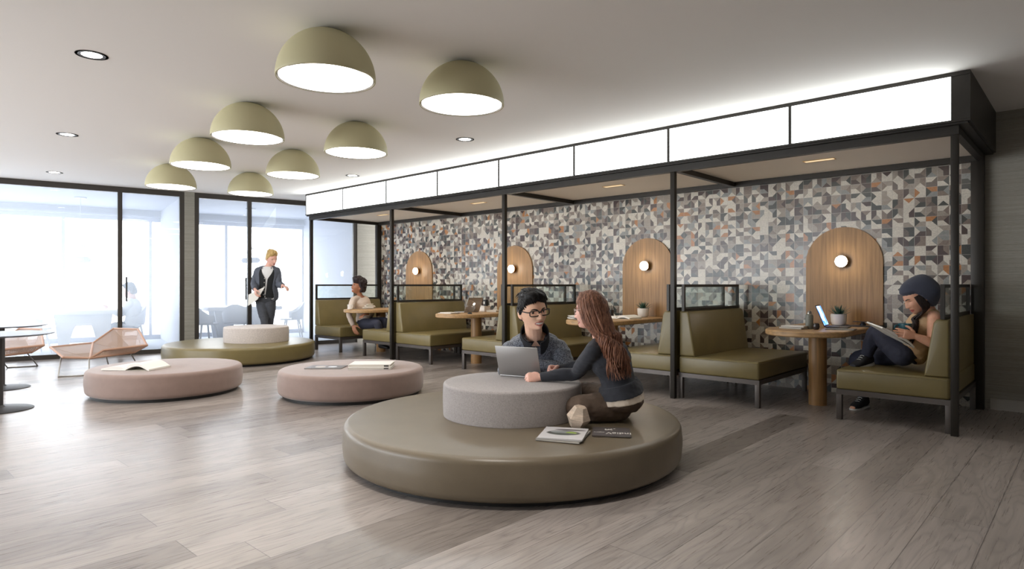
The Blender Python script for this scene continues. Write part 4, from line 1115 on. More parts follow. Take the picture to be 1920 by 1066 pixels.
    def cap(s, name, m, thick, nu=110, nv=80, fn=None, seed=0, parent=None):
        """hair or a hat grown outwards from the head surface; where thick(n) is below zero it stays inside the head"""
        n, f = dirs(nu, nv); p = sculpt(n, **{**s.kw, 'smile': 0}); p[:, 1] = np.minimum(p[:, 1], .097*n[:, 1].clip(-1, 1)*1.02+.004)
        th = thick(n, p); q = p+n*th[:, None]
        if fn is not None: q = fn(n, q)
        mb = MB(); mb.add([s.H(v) for v in q], f); return s.part(mb, name, m, parent=parent)
    def glasses(s, m, w=.027, h=.019, r=.0022, lens=None):
        k = s.hk; y = .1015
        g = MB()
        for sx in (-1, 1):
            cx = sx*.0335
            pts = [Vector((cx+w*math.copysign(abs(math.cos(a))**.55, math.cos(a)), y-.25*max(0, abs(cx+w*math.cos(a))-.03), .004+h*math.copysign(abs(math.sin(a))**.55, math.sin(a)))) for a in [2*PI*i/28 for i in range(29)]]
            g.tube([s.H(p) for p in pts], r*k, 7, cap=False)
            g.tube([s.H((sx*.060, .094, .012)), s.H((sx*.0765, .07, .014)), s.H((sx*.0805, .0, .012)), s.H((sx*.078, -.025, .0))], r*.9*k, 6, smooth=4)
        g.tube([s.H((-.008, y+.001, .008)), s.H((0, y+.003, .011)), s.H((.008, y+.001, .008))], r*k, 6)
        return s.part(g, 'eyeglasses', m)
M_EYE = mat('eye_white', srgb(226, 220, 214), .3); M_IRIS = mat('dark_iris', srgb(44, 30, 24), .2); M_LASH = mat('lash_line', srgb(38, 28, 24), .6)
M_LIPS = mat('lips', srgb(176, 96, 86), .4); M_TEETH = mat('teeth', srgb(240, 236, 226), .3)
TM = [(-.13, .09, .085), (-.06, .150, .112), (0.0, .170, .122), (.12, .172, .122), (.3, .150, .108), (.45, .150, .108), (.62, .168, .118), (.78, .180, .116), (.89, .165, .098), (.96, .110, .076), (1.03, .062, .058)]
TF = [(-.13, .09, .085), (-.06, .160, .115), (0.0, .180, .128), (.12, .174, .122), (.3, .132, .098), (.45, .128, .098), (.62, .145, .122), (.78, .152, .112), (.89, .140, .090), (.96, .092, .068), (1.03, .054, .052)]
ARM = [.055, .054, .048, .040, .042, .036, .027]
def arm_pts(a, b, c):
    a, b, c = Vector(a), Vector(b), Vector(c)
    return [a, a.lerp(b, .35), a.lerp(b, .7), b, b.lerp(c, .35), b.lerp(c, .7), c]
LEG = [.088, .084, .072, .055, .057, .047, .036]
def build_core(f, J, data, skin, legs=True):
    """neck, trunk and limbs of one continuous body from its joints"""
    f.pe, f.ne = Vector(J['pelvis']), Vector(J['neck']); f.ch = Vector(J.get('chest', (f.pe+f.ne)/2))
    f.hs = (Vector(J['hipR'])-Vector(J['hipL'])).normalized(); f.ss = (Vector(J['shR'])-Vector(J['shL'])).normalized()
    f.J = J; f.data = data
    f.torso(f.b, data)
    nt_ = f.hc-f.hM @ Vector((0, .012, .06))*f.hk
    f.limb(f.b, [f.ne-(f.ne-f.ch).normalized()*.03, f.ne.lerp(nt_, .4), nt_], [.066, .060 if data is TM else .047, .060 if data is TM else .046])
    for q in 'LR':
        f.limb(f.b, [f.ne-(f.ne-f.ch).normalized()*.035*f.s, f.ne.lerp(Vector(J['sh'+q]), .55)-Vector((0, 0, .004)), J['sh'+q]], [.05, .048, .05])
        f.limb(f.b, arm_pts(J['sh'+q], J['el'+q], J['wr'+q]), ARM if data is TM else [a*.86 for a in ARM])
        f.limb(f.b, arm_pts(J['hip'+q], J['kn'+q], J['an'+q]), LEG if data is TM else [a*.97 for a in LEG])
def sleeve(f, mb, q, add, t1=1.0, base=None):
    J = f.J; pts = arm_pts(J['sh'+q], J['el'+q], J['wr'+q]); base = base or (ARM if f.data is TM else [a*.86 for a in ARM])
    pts[-1] = pts[-2].lerp(pts[-1], t1)
    P_ = [Vector(p) for p in pts]; R_ = [r*f.s+a for r, a in zip(base, add if hasattr(add, '__len__') else [add]*7)]
    mb.tube(P_, R_, 16, smooth=5); mb.ell(P_[0], (R_[0],)*3, 16, 10)
    sh = f.ne.lerp(Vector(J['sh'+q]), .5); mb.tube([f.ne-(f.ne-f.ch).normalized()*.04*f.s, sh, P_[0]], [.052*f.s+(add if not hasattr(add, '__len__') else add[0])*.6]*3, 14, smooth=3)
def trouser(f, mb, q, add, t1=1.0, base=None):
    J = f.J; pts = arm_pts(J['hip'+q], J['kn'+q], J['an'+q]); pts[-1] = pts[-2].lerp(pts[-1], t1)
    R_ = [r*f.s+a for r, a in zip(base or (LEG if f.data is TM else [a*.97 for a in LEG]), add if hasattr(add, '__len__') else [add]*7)]
    mb.tube(pts, R_, 18, smooth=5); mb.ell(pts[0], (R_[0],)*3, 16, 10); mb.ell(pts[3], (R_[3],)*3, 16, 10)

SK_A = skin_mat('skin_warm', srgb(238, 190, 160)); SK_B = skin_mat('skin_fair', srgb(236, 186, 168)); SK_C = skin_mat('skin_brown', srgb(168, 116, 88)); SK_D = skin_mat('skin_tan', srgb(222, 168, 140))
M_HBLK = hair_mat('black_hair', srgb(14, 12, 12), srgb(34, 30, 30)); M_HRED = hair_mat('auburn_hair', srgb(74, 44, 35), srgb(172, 122, 96))
M_HBLO = hair_mat('blond_hair', srgb(176, 138, 82), srgb(236, 206, 140)); M_HAFR = hair_mat('dark_curly_hair', srgb(24, 18, 20), srgb(58, 46, 48), (60, 60, 60)); M_HDRK = hair_mat('dark_brown_hair', srgb(26, 20, 20), srgb(64, 50, 46))

# ---- the man with glasses behind the laptop
f = Fig('smiling person with black hair, glasses and grey half-zip sweater behind the laptop', PZ(1000, 728, .29) if False else Vector((*P(1000, 700, 5.32).to_2d(), .29)), 1.12)
f.head(P(999, 583.5, 4.86), cv(.42, -.90, -.10), cv(-.12, 0, 1), 1.20, wide=1.12, smile=.9, mouth_open=.9)
J = dict(pelvis=P(1000, 726, 5.36), neck=P(1002, 632, 5.00), chest=P(1001, 678, 5.22), hipL=P(1022, 730, 5.34), hipR=P(978, 730, 5.34),
         shL=P(1048, 653, 5.06), shR=P(958, 655, 5.00), elL=P(1066, 694, 4.98), elR=P(948, 697, 4.88), wrL=P(998, 683, 4.96), wrR=P(966, 684, 4.94),
         knL=P(1074, 727, 5.24), knR=P(925, 730, 5.24), anL=P(978, 735, 5.22), anR=P(1022, 733, 5.26))
build_core(f, J, TM, SK_A)
for q, sx in (('L', -1), ('R', 1)):
    f.hand(J['wr'+q], cv(.0-sx*-.25, -.8, -.15), (0, 0, -1), cv(-sx if q == 'L' else -sx, 0) if False else cv(1 if q == 'R' else -1, 0, 0), (.35, .4, .3), 1.1)
    f.foot(f.b, J['an'+q], cv(-.9 if q == 'L' else .9, -.2, 0), 1.0)
M_IR = M_IRIS
f.finish(SK_A, .0042, M_LIPS, M_TEETH)
M_SWEAT = heather('grey_heather_knit', srgb(50, 53, 60), srgb(142, 146, 154), 150)
M_YOKE = mat('black_collar_knit', srgb(30, 30, 33), .9, var=.2, vscale=(90, 90, 90), bump=.3, bscale=(300, 300, 300))
M_TROU = mat('dark_trousers', srgb(34, 33, 36), .85)
c = MB(); f.torso(c, TM, .014, -.03, .97)
for q in 'LR': sleeve(f, c, q, [.012, .014, .014, .016, .014, .012, .010], .9)
f.part(c, 'sweater', M_SWEAT, .006, it=3, fold=.007, fsc=(10, 10, 22), seed=3)
# stand collar: an open ring round the neck whose two ends fall into the zip
def collar(f, m, r0, r1, h, gap, name='collar', low=.03, fwd=None, thick=.008):
    up = (f.ne-f.ch).normalized(); fw = (Vector(fwd)-up*Vector(fwd).dot(up)).normalized(); sd = fw.cross(up)
    base = f.ne-up*low; rs = []; N = 40
    for i in range(N+1):
        a = gap+(2*PI-2*gap)*i/N; d = fw*math.cos(a)+sd*math.sin(a)
        fr_ = (1+math.cos(a))/2
        b0 = base+d*r0*(1+.25*fr_)-up*(.05*fr_**2); b1 = base+d*r1*(1+.22*fr_)+up*(h-.035*fr_)
        rs.append([b0, b1, b1-d*thick, b0-d*thick])
    c = MB(); c.rings(rs); return f.part(c, name, m)
fw = cv(.05, -1, 0)
collar(f, M_YOKE, .106, .100, .118, .30, fwd=fw, low=.020)
yk = MB()
up = (f.ne-f.ch).normalized(); sd = fw.cross(up).normalized()
for s_ in (-1, 1):     # black panels falling from the collar beside the zip
    rs = []
    for i in range(9):
        t = i/8; cc = f.ne+fw*(.098+.030*t)+up*(-.035-.085*t)+sd*s_*(.050+.010*t)
        w = .050*(1-t*.75); rs.append([cc-sd*w*s_*.8+fw*.008, cc+sd*w*s_*1.1-fw*(.004+.01*(1-t)), cc+sd*w*s_*1.1-fw*.02, cc-sd*w*s_*.8-fw*.02])
    yk.rings(rs)
f.part(yk, 'yoke_panel', M_YOKE)
zp = MB(); z0 = f.ne+fw*.135-up*.085; zp.tube([z0, z0-up*.10+fw*.016], .0035, 8); zp.box(tuple(z0-up*.03+fw*.006-Vector((.004, .004, .010))), tuple(z0-up*.03+fw*.006+Vector((.004, .004, .010))))
f.part(zp, 'zip', M_STEEL)
c = MB(); f.torso(c, TM, .010, -.13, .12)
for q in 'LR': trouser(f, c, q, .012, .9)
f.part(c, 'trousers', M_TROU, .010, it=3)
for q in 'LR':
    c = MB(); f.foot(c, J['an'+q], cv(-.9 if q == 'L' else .9, -.2, 0), 1.0, .006); f.part(c, 'shoe', M_BLACK)
f.eyes((.25, 1, -.05), M_HBLK); f.glasses(M_BLACK, .0275, .0175, .0034)
def th_short(n, p, seed=1.0):
    x, y, z = p[:, 0], p[:, 1], p[:, 2]
    line = .078-.026*np.abs(x)/.07*(y > .03)          # hairline on the forehead
    low = np.where(y > .045, line, np.where(y > .0, .060-(.045-y)/.045*.075, -.02-.045*sst(0, -.05, y)))
    k = sst(-.006, .012, z-low)
    nz = np.array([noise.noise((q[0]*55, q[1]*55, q[2]*30+seed)) for q in p])
    vol = .011+.016*sst(.04, .10, z)+.016*sst(.0, .07, y)*sst(.06, .09, z)+.012*np.exp(-((x-.03)/.035)**2)*sst(.07, .10, z)
    return np.where(k > .02, k*(vol+.010*nz), -.012)
f.cap('hair', M_HBLK, th_short)

def tufts(f, m, thick, n=150, L=.034, seed=1, name='hair_tuft', r0=.0045, tz=.55):
    """short locks combed back and to the side over the hair mass"""
    rnd = random.Random(seed); lk = MB(); k = 0
    while k < n:
        d = Vector((rnd.gauss(0, 1), rnd.gauss(.25, 1), rnd.gauss(.9, .8))).normalized()
        nn = np.array([list(d)]); q = sculpt(nn, **{**f.kw, 'smile': 0}); t = float(thick(nn, q)[0])
        if t < .006: continue
        k += 1; q = Vector(q[0]); tg = Vector((.55+rnd.uniform(-.5, .5), -.75+rnd.uniform(-.3, .3), tz)); tg = (tg-d*tg.dot(d)).normalized()
        s0 = q+d*(t-.004); pts = [s0-tg*L*.5-d*.004, s0+d*.003, s0+tg*L*.5+d*.003, s0+tg*L+d*(rnd.uniform(-.004, .004))]
        r = r0*rnd.uniform(.7, 1.25)*f.hk; lk.tube([f.H(v) for v in pts], [r*.5, r, r*.8, r*.15], 6, smooth=2)
    f.part(lk, name, m)
tufts(f, M_HBLK, th_short, 230, .036, 2)
# ---- the woman with long auburn hair
f = Fig('person with long auburn hair, navy top and brown trousers sitting on the olive pouf', Vector((*P(1160, 790, 4.36).to_2d(), .29)), 1.02)
f.head(P(1109, 582, 4.33), cv(-.90, .42, -.12), cv(.05, 0, 1), 1.06, smile=.8, fem=1.0, mouth_open=.5)
J = dict(pelvis=P(1167, 753, 4.36), neck=P(1127, 640, 4.36), chest=P(1158, 690, 4.36), hipL=P(1158, 762, 4.33), hipR=P(1164, 752, 4.50),
         shL=P(1112, 659, 4.24), shR=P(1146, 652, 4.52), elL=P(1080, 699, 4.46), elR=P(1096, 684, 4.74), wrL=P(1014, 707, 4.52), wrR=P(1049, 692, 4.82),
         knL=P(1081, 763, 4.25), knR=P(1092, 735, 4.88), anL=P(1128, 770, 4.52), anR=P(1128, 751, 4.84))
build_core(f, J, TF, SK_B)
fist = ((1.15, 1.35, .8),)*4
f.hand(J['wrL'], cv(-.96, -.12, .02), cv(-.1, .75, -.5), (0, 0, 1), fist, 1.0, (.6, .5, .7), .5)
f.hand(J['wrR'], cv(-.90, -.28, .05), cv(-.3, -.8, -.35), (0, 0, 1), fist, 1.0, (.6, .5, .7), .5)
f.foot(f.b, J['anL'], cv(.95, .3, 0), .95); f.foot(f.b, J['anR'], cv(.9, .3, 0), .95)
f.finish(SK_B, .0042, M_LIPS, M_TEETH)
M_NAVY = mat('navy_knit_top', srgb(40, 42, 50), .85, var=.12, vscale=(40, 40, 40), bump=.25, bscale=(350, 350, 350), sheen=.1)
M_BROWN = mat('dark_brown_trousers', srgb(92, 76, 64), .8, var=.25, vscale=(14, 14, 14), bump=.2, bscale=(250, 250, 250))
M_CREAM = mat('cream_undershirt', srgb(214, 200, 184), .85, bump=.2, bscale=(60, 60, 60))
c = MB(); f.torso(c, TF, .033, .11, .30); f.torso(c, TF, .014, .12, .985)
for q in 'LR': sleeve(f, c, q, [.010, .011, .011, .010, .010, .009, .008], .98)
f.part(c, 'top', M_NAVY, .0055, it=3, fold=.006, fsc=(9, 9, 20), seed=5)
c = MB(); f.torso(c, TF, .024, .02, .15); f.part(c, 'undershirt', M_CREAM, .006, it=3, fold=.004, fsc=(20, 20, 30))
c = MB(); f.torso(c, TF, .014, -.13, .03)
for q in 'LR': trouser(f, c, q, [.012, .016, .020, .022, .016, .012, .010], .9)
f.part(c, 'trousers', M_BROWN, .007, it=3, fold=.006, fsc=(16, 16, 16), seed=9)
for q, d_ in (('L', cv(.95, .3, 0)), ('R', cv(.9, .3, 0))):
    c = MB(); f.foot(c, J['an'+q], d_, .95, .005); f.part(c, 'shoe', M_BLACK)
f.eyes((0, 1, 0), M_HRED); f.glasses(mat('clear_glasses_frame', srgb(208, 186, 178), .2), .025, .019, .0018)
def th_long(n, p):
    x, y, z = p[:, 0], p[:, 1], p[:, 2]
    low = np.where(y > .035, .066-.5*np.maximum(0, np.abs(x)-.006), np.where(y > -.005, .03-(.035-y)/.04*.12, -.12))
    k = sst(-.006, .014, z-low)
    nz = np.array([noise.noise((q[0]*70, q[1]*70, q[2]*18)) for q in p])
    return np.where(k > .02, k*(.016+.004*nz)+.002, -.012)
f.cap('hair', M_HRED, th_long)
lk = MB(); rnd = random.Random(11)
for i in range(330):
    a = rnd.uniform(.30, 2*PI-.30); layer = rnd.uniform(.86, 1.0)
    if math.cos(a) > .55: layer = 1.0
    # a is measured from the face round the head; the part runs along the crown
    sx, cy = math.sin(a), math.cos(a)
    pts = [Vector((sx*.012, .02+cy*.05, .122+.004*layer)), Vector((sx*.052*layer, cy*.062+.005, .108)), Vector((sx*.086*layer, cy*.082-.004, .055)), Vector((sx*.095*layer, cy*.090-.016, -.01)),
           Vector((sx*.098*layer, cy*.085-.035, -.075)), Vector((sx*.094*layer, cy*.072-.062, -.14))]
    L = rnd.uniform(.19, .31); ph = a*3.0+rnd.uniform(-.5, .5); e = Vector((sx*.080*layer, cy*.060-.085, -.14)); am = rnd.uniform(.010, .022)
    for j in range(1, 9):
        t = j/8; pts.append(e+Vector((am*math.sin(ph+t*9)+sx*.012*t, am*math.cos(ph+t*8)-.055*t, -L*t)))
    pts = [p+Vector((rnd.uniform(-.002, .002), rnd.uniform(-.002, .002), 0)) for p in pts]
    r = rnd.uniform(.0040, .0075)*f.hk
    lk.tube([f.H(p) for p in pts], [r*.5, r*.8, r, r, r*1.05, r*1.05]+[r*(1.05-.85*(j/8)**2) for j in range(1, 9)], 7, smooth=3)
f.part(lk, 'hair_locks', M_HRED)

# ---- the reader in the dark beanie
f = Fig('person in dark blue beanie and tan sleeveless top reading on the right hand bench', Vector((*P(1690, 690, 5.72).to_2d(), .455)), 1.08)
f.head(P(1721, 557, 5.62), cv(-.86, .10, -.52), cv(-.45, .1, .9), 1.14, smile=.25, fem=1.0)
J = dict(pelvis=P(1702, 660, 5.74), neck=P(1746, 584, 5.66), chest=P(1728, 624, 5.72), hipL=P(1692, 664, 5.64), hipR=P(1696, 662, 5.88),
         shL=P(1752, 597, 5.52), shR=P(1736, 594, 5.86), elL=P(1748, 643, 5.44), elR=P(1716, 640, 5.98), wrL=P(1717, 630, 5.47), wrR=P(1709, 631, 5.66),
         knL=P(1642, 622, 5.88), knR=P(1606, 672, 6.32), anL=P(1624, 666, 5.97), anR=P(1618, 745, 6.26))
build_core(f, J, TF, SK_D)
f.hand(J['wrL'], cv(-1, .06, .22), cv(0, 1, 0), (0, 0, 1), ((.45, .55, .45),)*4, 1.05, (.55, .6, .35), .3)
f.hand(J['wrR'], cv(-1, -.08, .2), cv(0, -1, 0), (0, 0, 1), ((.45, .55, .45),)*4, 1.05, (.55, .6, .35), .3)
f.foot(f.b, J['anL'], cv(-.80, -.30, -.12), .9); f.foot(f.b, J['anR'], cv(-.75, -.45, -.06), 1.0)
f.finish(SK_D, .0042, M_LIPS)
M_TANTOP = mat('tan_sleeveless_top', srgb(202, 168, 128), .8, bump=.25, bscale=(200, 200, 200), var=.08)
M_INDIGO = mat('indigo_jeans', srgb(42, 44, 60), .8, var=.2, vscale=(20, 20, 20), bump=.2, bscale=(300, 300, 300))
M_BEANIE = mat('dark_blue_jersey_beanie', srgb(62, 66, 82), .9, bump=.3, bscale=(260, 260, 60), sheen=.2)
M_SHOE = mat('black_sneaker_canvas', srgb(38, 38, 42), .7); M_SOLE = mat('white_rubber_sole', srgb(220, 220, 216), .6)
c = MB(); f.torso(c, TF, .018, -.11, .3); f.torso(c, TF, .013, -.02, .99)
for q in 'LR': c.tube([f.ne-(f.ne-f.ch).normalized()*.03, f.ne.lerp(Vector(J['sh'+q]), .45), f.ne.lerp(Vector(J['sh'+q]), .72)], [.06, .056, .05], 14, smooth=3)
f.part(c, 'top', M_TANTOP, .006, it=3, fold=.007, fsc=(9, 9, 16), seed=21)
c = MB(); f.torso(c, TF, .010, -.13, .06)
for q in 'LR': trouser(f, c, q, .010, .97)
f.part(c, 'jeans', M_INDIGO, .007, it=3, fold=.005, fsc=(16, 16, 16), seed=2)
for q, d_ in (('L', cv(-.80, -.30, -.12)), ('R', cv(-.75, -.45, -.06))):
    c = MB(); f.foot(c, J['an'+q], d_, .95, .007); so = f.part(c, 'shoe', M_SHOE)
    fwd = d_.normalized(); upv = Vector((0, 0, 1)); upv = (upv-fwd*upv.dot(fwd)).normalized(); sdv = fwd.cross(upv); rs = []
    for t, w in ((-.074, .02), (-.055, .040), (0, .043), (.06, .047), (.12, .052), (.165, .046), (.198, .024)):
        cc = J['an'+q]+fwd*t; rs.append([cc-sdv*w-upv*.098, cc+sdv*w-upv*.098, cc+sdv*(w-.002)-upv*.078, cc-sdv*(w-.002)-upv*.078])
    c = MB(); c.rings(rs); f.part(c, 'sole', M_SOLE, parent=so)
    c = MB()
    for i in range(4): cc = J['an'+q]+fwd*(.03+.022*i)+upv*(.020-.014*i); c.tube([cc-sdv*.022, cc+upv*.006, cc+sdv*.022], .003, 6)
    f.part(c, 'laces', M_SOLE, parent=so)
f.eyes((0, 1, -.6), M_HDRK, shut=True)
def th_beanie(n, p):
    x, y, z = p[:, 0], p[:, 1], p[:, 2]
    low = np.where(y > .03, .044+.02*(y/.09), np.where(y > -.03, .05-.145*sst(.03, -.03, y), -.095))
    k = sst(-.006, .012, z-low)
    return np.where(k > .02, k*(.020+.020*sst(.02, -.08, y)), -.012)
def slouch(n, q):
    w = sst(.03, -.09, q[:, 1])*sst(-.12, .0, q[:, 2]); q = q.copy(); q[:, 1] -= .040*w; q[:, 2] += .014*sst(.04, .12, q[:, 2]); return q
f.cap('beanie', M_BEANIE, th_beanie, fn=slouch)
lk = MB(); rnd = random.Random(5)
for i in range(46):
    sx = rnd.choice((-1, -1, 1)); a = rnd.uniform(-.03, .02)
    st = Vector((sx*.074, .030+a, .03)); pts = [f.H(st), f.H((sx*.082, .030+a, -.03)), f.H((sx*.070, .028+a, -.09))]
    e0 = P(1716, 596, 5.60 if sx < 0 else 5.72); e1 = P(1707, 634+rnd.uniform(-8, 10), 5.58 if sx < 0 else 5.70)
    ph = rnd.uniform(0, 6.28)
    for j in range(8):
        t = j/7; b = ph+t*7; pts.append(e0.lerp(e1, t)+Vector((math.cos(b), math.sin(b), 0))*(.020*(1-.4*t))+cv(.02*math.sin(t*3), 0, 0))
    r = rnd.uniform(.006, .009); lk.tube(pts, [r*.7, r, r]+[r*(1-.5*(j/7)**2) for j in range(8)], 7, smooth=3)
f.part(lk, 'hair', M_HDRK)
# her mug and open book
M_TEAL = mat('teal_glazed_mug', srgb(38, 92, 104), .25, spec=.6)
mp = P(1697, 614.5, 5.555)
t = thing('mug', 'teal mug held by the reading person in the beanie', 'mug', (mp.x, mp.y, mp.z-.045))
MB().lathe([(.038, 0), (.047, .006), (.052, .05), (.053, .085), (.049, .085), (.047, .05), (.04, .012)], 32).build('body', M_TEAL, t)
MB().tube([tuple(cv(-.050, 0, .07)), tuple(cv(-.085, 0, .066)), tuple(cv(-.088, 0, .036)), tuple(cv(-.048, 0, .024))], .007, 8, smooth=4).build('handle', M_TEAL, t)
bk = P(1668, 628, 5.60)
bo = open_book('open_book', 'open paperback lying on the lap of the reading person', bk, yaw+PI/2+.2, .34, .24, .022, .01)
bo.rotation_euler = Euler((math.radians(10), math.radians(30), yaw+.1), 'XYZ')

# ---- the person with dark curly hair at the far end
f = Fig('person with dark curly hair and beige sweater sitting at the far booth table', Vector((*P(682, 612, 11.55).to_2d(), .455)), 1.02)
f.head(P(671.5, 537.5, 11.5), cv(-.78, -.58, .16), cv(.12, 0, 1), 1.08, smile=.9, fem=.8, mouth_open=.7)
J = dict(pelvis=P(684, 602, 11.55), neck=P(676, 556.5, 11.55), chest=P(680, 578, 11.6), hipL=P(690, 605, 11.65), hipR=P(682, 607, 11.42),
         shL=P(687, 562.5, 11.68), shR=P(662.5, 562.5, 11.42), elL=P(697, 588, 11.55), elR=P(654, 589, 11.25), wrL=P(690, 588, 11.1), wrR=P(662, 610, 11.25),
         knL=P(722, 602, 11.25), knR=P(708, 606, 11.0), anL=P(728, 640, 11.25), anR=P(716, 643, 11.05))
build_core(f, J, TF, SK_C)
f.hand(J['wrR'], cv(.35, -.3, -.75), cv(.3, .2, -.3), cv(1, 0, 0), ((.3, .4, .3),)*4, 1.15)
f.hand(J['wrL'], cv(-.5, -.6, -.1), (0, 0, -1), cv(-1, 0, 0), ((.3, .4, .3),)*4, 1.1)
for q in 'LR': f.foot(f.b, J['an'+q], cv(.73, -.68, 0), 1.0)
f.finish(SK_C, .007, M_LIPS, M_TEETH, it=2)
M_BEIGE = mat('beige_knit_sweater', srgb(206, 190, 176), .9, bump=.3, bscale=(120, 120, 120))
c = MB(); f.torso(c, TF, .013, -.02, .985)
for q in 'LR': sleeve(f, c, q, .013, .95)
f.part(c, 'sweater', M_BEIGE, .009, it=2, fold=.006, fsc=(9, 9, 18), seed=31)
c = MB(); f.torso(c, TF, .010, -.13, .06)
for q in 'LR': trouser(f, c, q, .012, .97)
f.part(c, 'jeans', M_INDIGO, .010, it=2)
for q in 'LR':
    c = MB(); f.foot(c, J['an'+q], cv(.73, -.68, 0), 1.0, .007); f.part(c, 'shoe', M_BLACK)
f.eyes((0, 1, 0), M_HAFR)
def th_afro(n, p):
    x, y, z = p[:, 0], p[:, 1], p[:, 2]
    low = np.where(y > .03, .058, np.where(y > -.02, .05-(.03-y)/.05*.09, -.075))
    k = sst(-.012, .03, z-low)
    nz = np.array([noise.noise((q[0]*42, q[1]*42, q[2]*42))+.5*noise.noise((q[0]*90, q[1]*90, q[2]*90)) for q in p])
    return np.where(k > .02, k*(.046+.026*sst(.02, .09, z)+.018*nz), -.012)
f.cap('hair', M_HAFR, th_afro)

# ---- the standing person at the glass door
DS = 11.75
f = Fig('standing blond person in dark jacket holding white papers by the glass door', Vector((*P(500, 648, DS).to_2d(), 0)), 1.04)
f.head(P(509.5, 484, DS), cv(.72, -.55, -.36), cv(-.22, 0, 1), 1.14, smile=.0)
z_ = lambda h: 533-(h-CAMH)*F/DS
J = dict(pelvis=P(498, 559, DS), neck=P(503, 499.5, DS), chest=P(502, 528, DS), hipL=P(507, 565, DS), hipR=P(490, 565, DS),
         shL=P(518, 508, DS+.05), shR=P(485, 508, DS-.02), elL=P(523, 533, DS-.02), elR=P(476.5, 531, DS-.02), wrL=P(530, 535, DS-.22), wrR=P(478, 542, DS-.27),
         knL=P(506, 603, DS), knR=P(496, 603, DS-.14), anL=P(503, z_(.085), DS+.08), anR=P(497, z_(.085), DS-.16))
build_core(f, J, TM, SK_B)
f.hand(J['wrR'], cv(.25, -.2, -.9), cv(.6, .5, 0), cv(0, -1, 0), ((.5, .6, .4),)*4, 1.05)
f.hand(J['wrL'], cv(.75, -.4, -.25), (0, 0, -1), cv(-.4, -.8, 0), ((.4, .5, .4),)*4, 1.05)
for q, d_ in (('L', cv(.25, -1, 0)), ('R', cv(-.1, -1, 0))): f.foot(f.b, J['an'+q], d_, 1.0)
f.finish(SK_B, .006, M_LIPS, it=2)
M_JACK = mat('slate_jacket', srgb(92, 96, 106), .85, var=.12, vscale=(30, 30, 30)); M_CARD = mat('black_cardigan', srgb(34, 35, 36), .9, bump=.3, bscale=(200, 200, 200)); M_GJEAN = mat('charcoal_jeans', srgb(70, 72, 78), .85, var=.15, vscale=(25, 25, 25))
M_TEE = mat('white_tee', srgb(228, 226, 224), .85)
fw = cv(.12, -1, 0).normalized(); up = Vector((0, 0, 1))
c = MB(); f.torso(c, TM, .009, .0, 1.0); f.part(c, 'tee', M_TEE, .008, it=2)
def shell(f, data, add, t0, t1, gap, thick, fw, name, m, gaps=None, flare=0.0):
    """open-fronted garment round the trunk"""
    rs = []; N = 40
    ts = [t0+(t1-t0)*i/16 for i in range(17)]
    outer, inner = [], []
    for t in ts:
        rx = np.interp(t, [d[0] for d in data], [d[1] for d in data])*f.s+add+flare*max(0, .3-t); ry = np.interp(t, [d[0] for d in data], [d[2] for d in data])*f.s+add+flare*max(0, .3-t)
        q = max(0, min(1, t)); c = f.pe*(1-q)**2+f.ch*2*q*(1-q)+f.ne*q*q
        if t < 0: c = f.pe+(f.ch-f.pe)*2*t
        sd = f.ss; fwv = Vector((0, 0, 1)).cross(sd).normalized()
        if fwv.dot(fw) < 0: fwv = -fwv
        g = gap if gaps is None else np.interp(t, *gaps)
        an = [g+(2*PI-2*g)*i/N for i in range(N+1)]
        sq = lambda v, e: math.copysign(abs(v)**e, v)
        outer.append([c+fwv*(ry*sq(math.cos(a), .95))+sd*(rx*sq(math.sin(a), .85)) for a in an]); inner.append([c+fwv*((ry-thick)*sq(math.cos(a), .95))+sd*((rx-thick)*sq(math.sin(a), .85)) for a in an])
    mb = MB(); rings = []
    for i in range(N+1): rings.append([outer[k][i] for k in range(17)]+[inner[k][i] for k in range(16, -1, -1)])
    mb.rings(rings); return f.part(mb, name, m)
shell(f, TM, .022, .02, .90, .05, .010, fw, 'cardigan', M_CARD, ([.02, .6, .90], [.03, .06, .55]))
for i in range(5):
    bt = MB(); bt.ell(f.pe.lerp(f.ne, .12+.125*i)+fw*(.156+.004*i)*f.s, (.012, .012, .012), 10, 8); f.part(bt, 'button', M_STEEL)
shell(f, TM, .036, -.10, .97, .4, .012, fw, 'jacket', M_JACK, ([-.1, .3, .97], [.85, .62, .60]), .05)
c = MB()
for q in 'LR': sleeve(f, c, q, [.022, .022, .020, .020, .018, .018, .018], .95)
f.part(c, 'jacket_sleeves', M_JACK, .008, it=2, fold=.006, fsc=(12, 12, 24))
collar(f, M_JACK, .105, .085, .05, .7, 'hood', .035, fw, .02)
c = MB(); f.torso(c, TM, .010, -.13, .14)
for q in 'LR': trouser(f, c, q, [.010, .010, .010, .010, .008, .008, .012], 1.0)
f.part(c, 'jeans', M_GJEAN, .008, it=2, fold=.005, fsc=(14, 14, 26))
for q, d_ in (('L', cv(.25, -1, 0)), ('R', cv(-.1, -1, 0))):
    c = MB(); f.foot(c, J['an'+q], d_, 1.0, .007); f.part(c, 'shoe', M_BLACK)
f.eyes((0, 1, 0), M_HBLO)
f.cap('hair', M_HBLO, lambda n, p: th_short(n, p, 4.0)*1.15); tufts(f, M_HBLO, th_short, 120, .04, 5)
sp_ = [P(466, 552, DS-.25), P(497, 537, DS-.25), P(483, 561, DS-.25), P(465, 573, DS-.25)]
pv = sum(sp_, Vector())/4; pm = MB(); nrm = (sp_[1]-sp_[0]).cross(sp_[3]-sp_[0]).normalized()*.004
pm.rings([[v-pv-nrm for v in sp_], [v-pv+nrm for v in sp_]])
o = pm.build('papers', M_PAPER, smooth=False); o.location = pv; tag(o, 'white sheaf of papers in the hand of the standing blond person', 'papers')

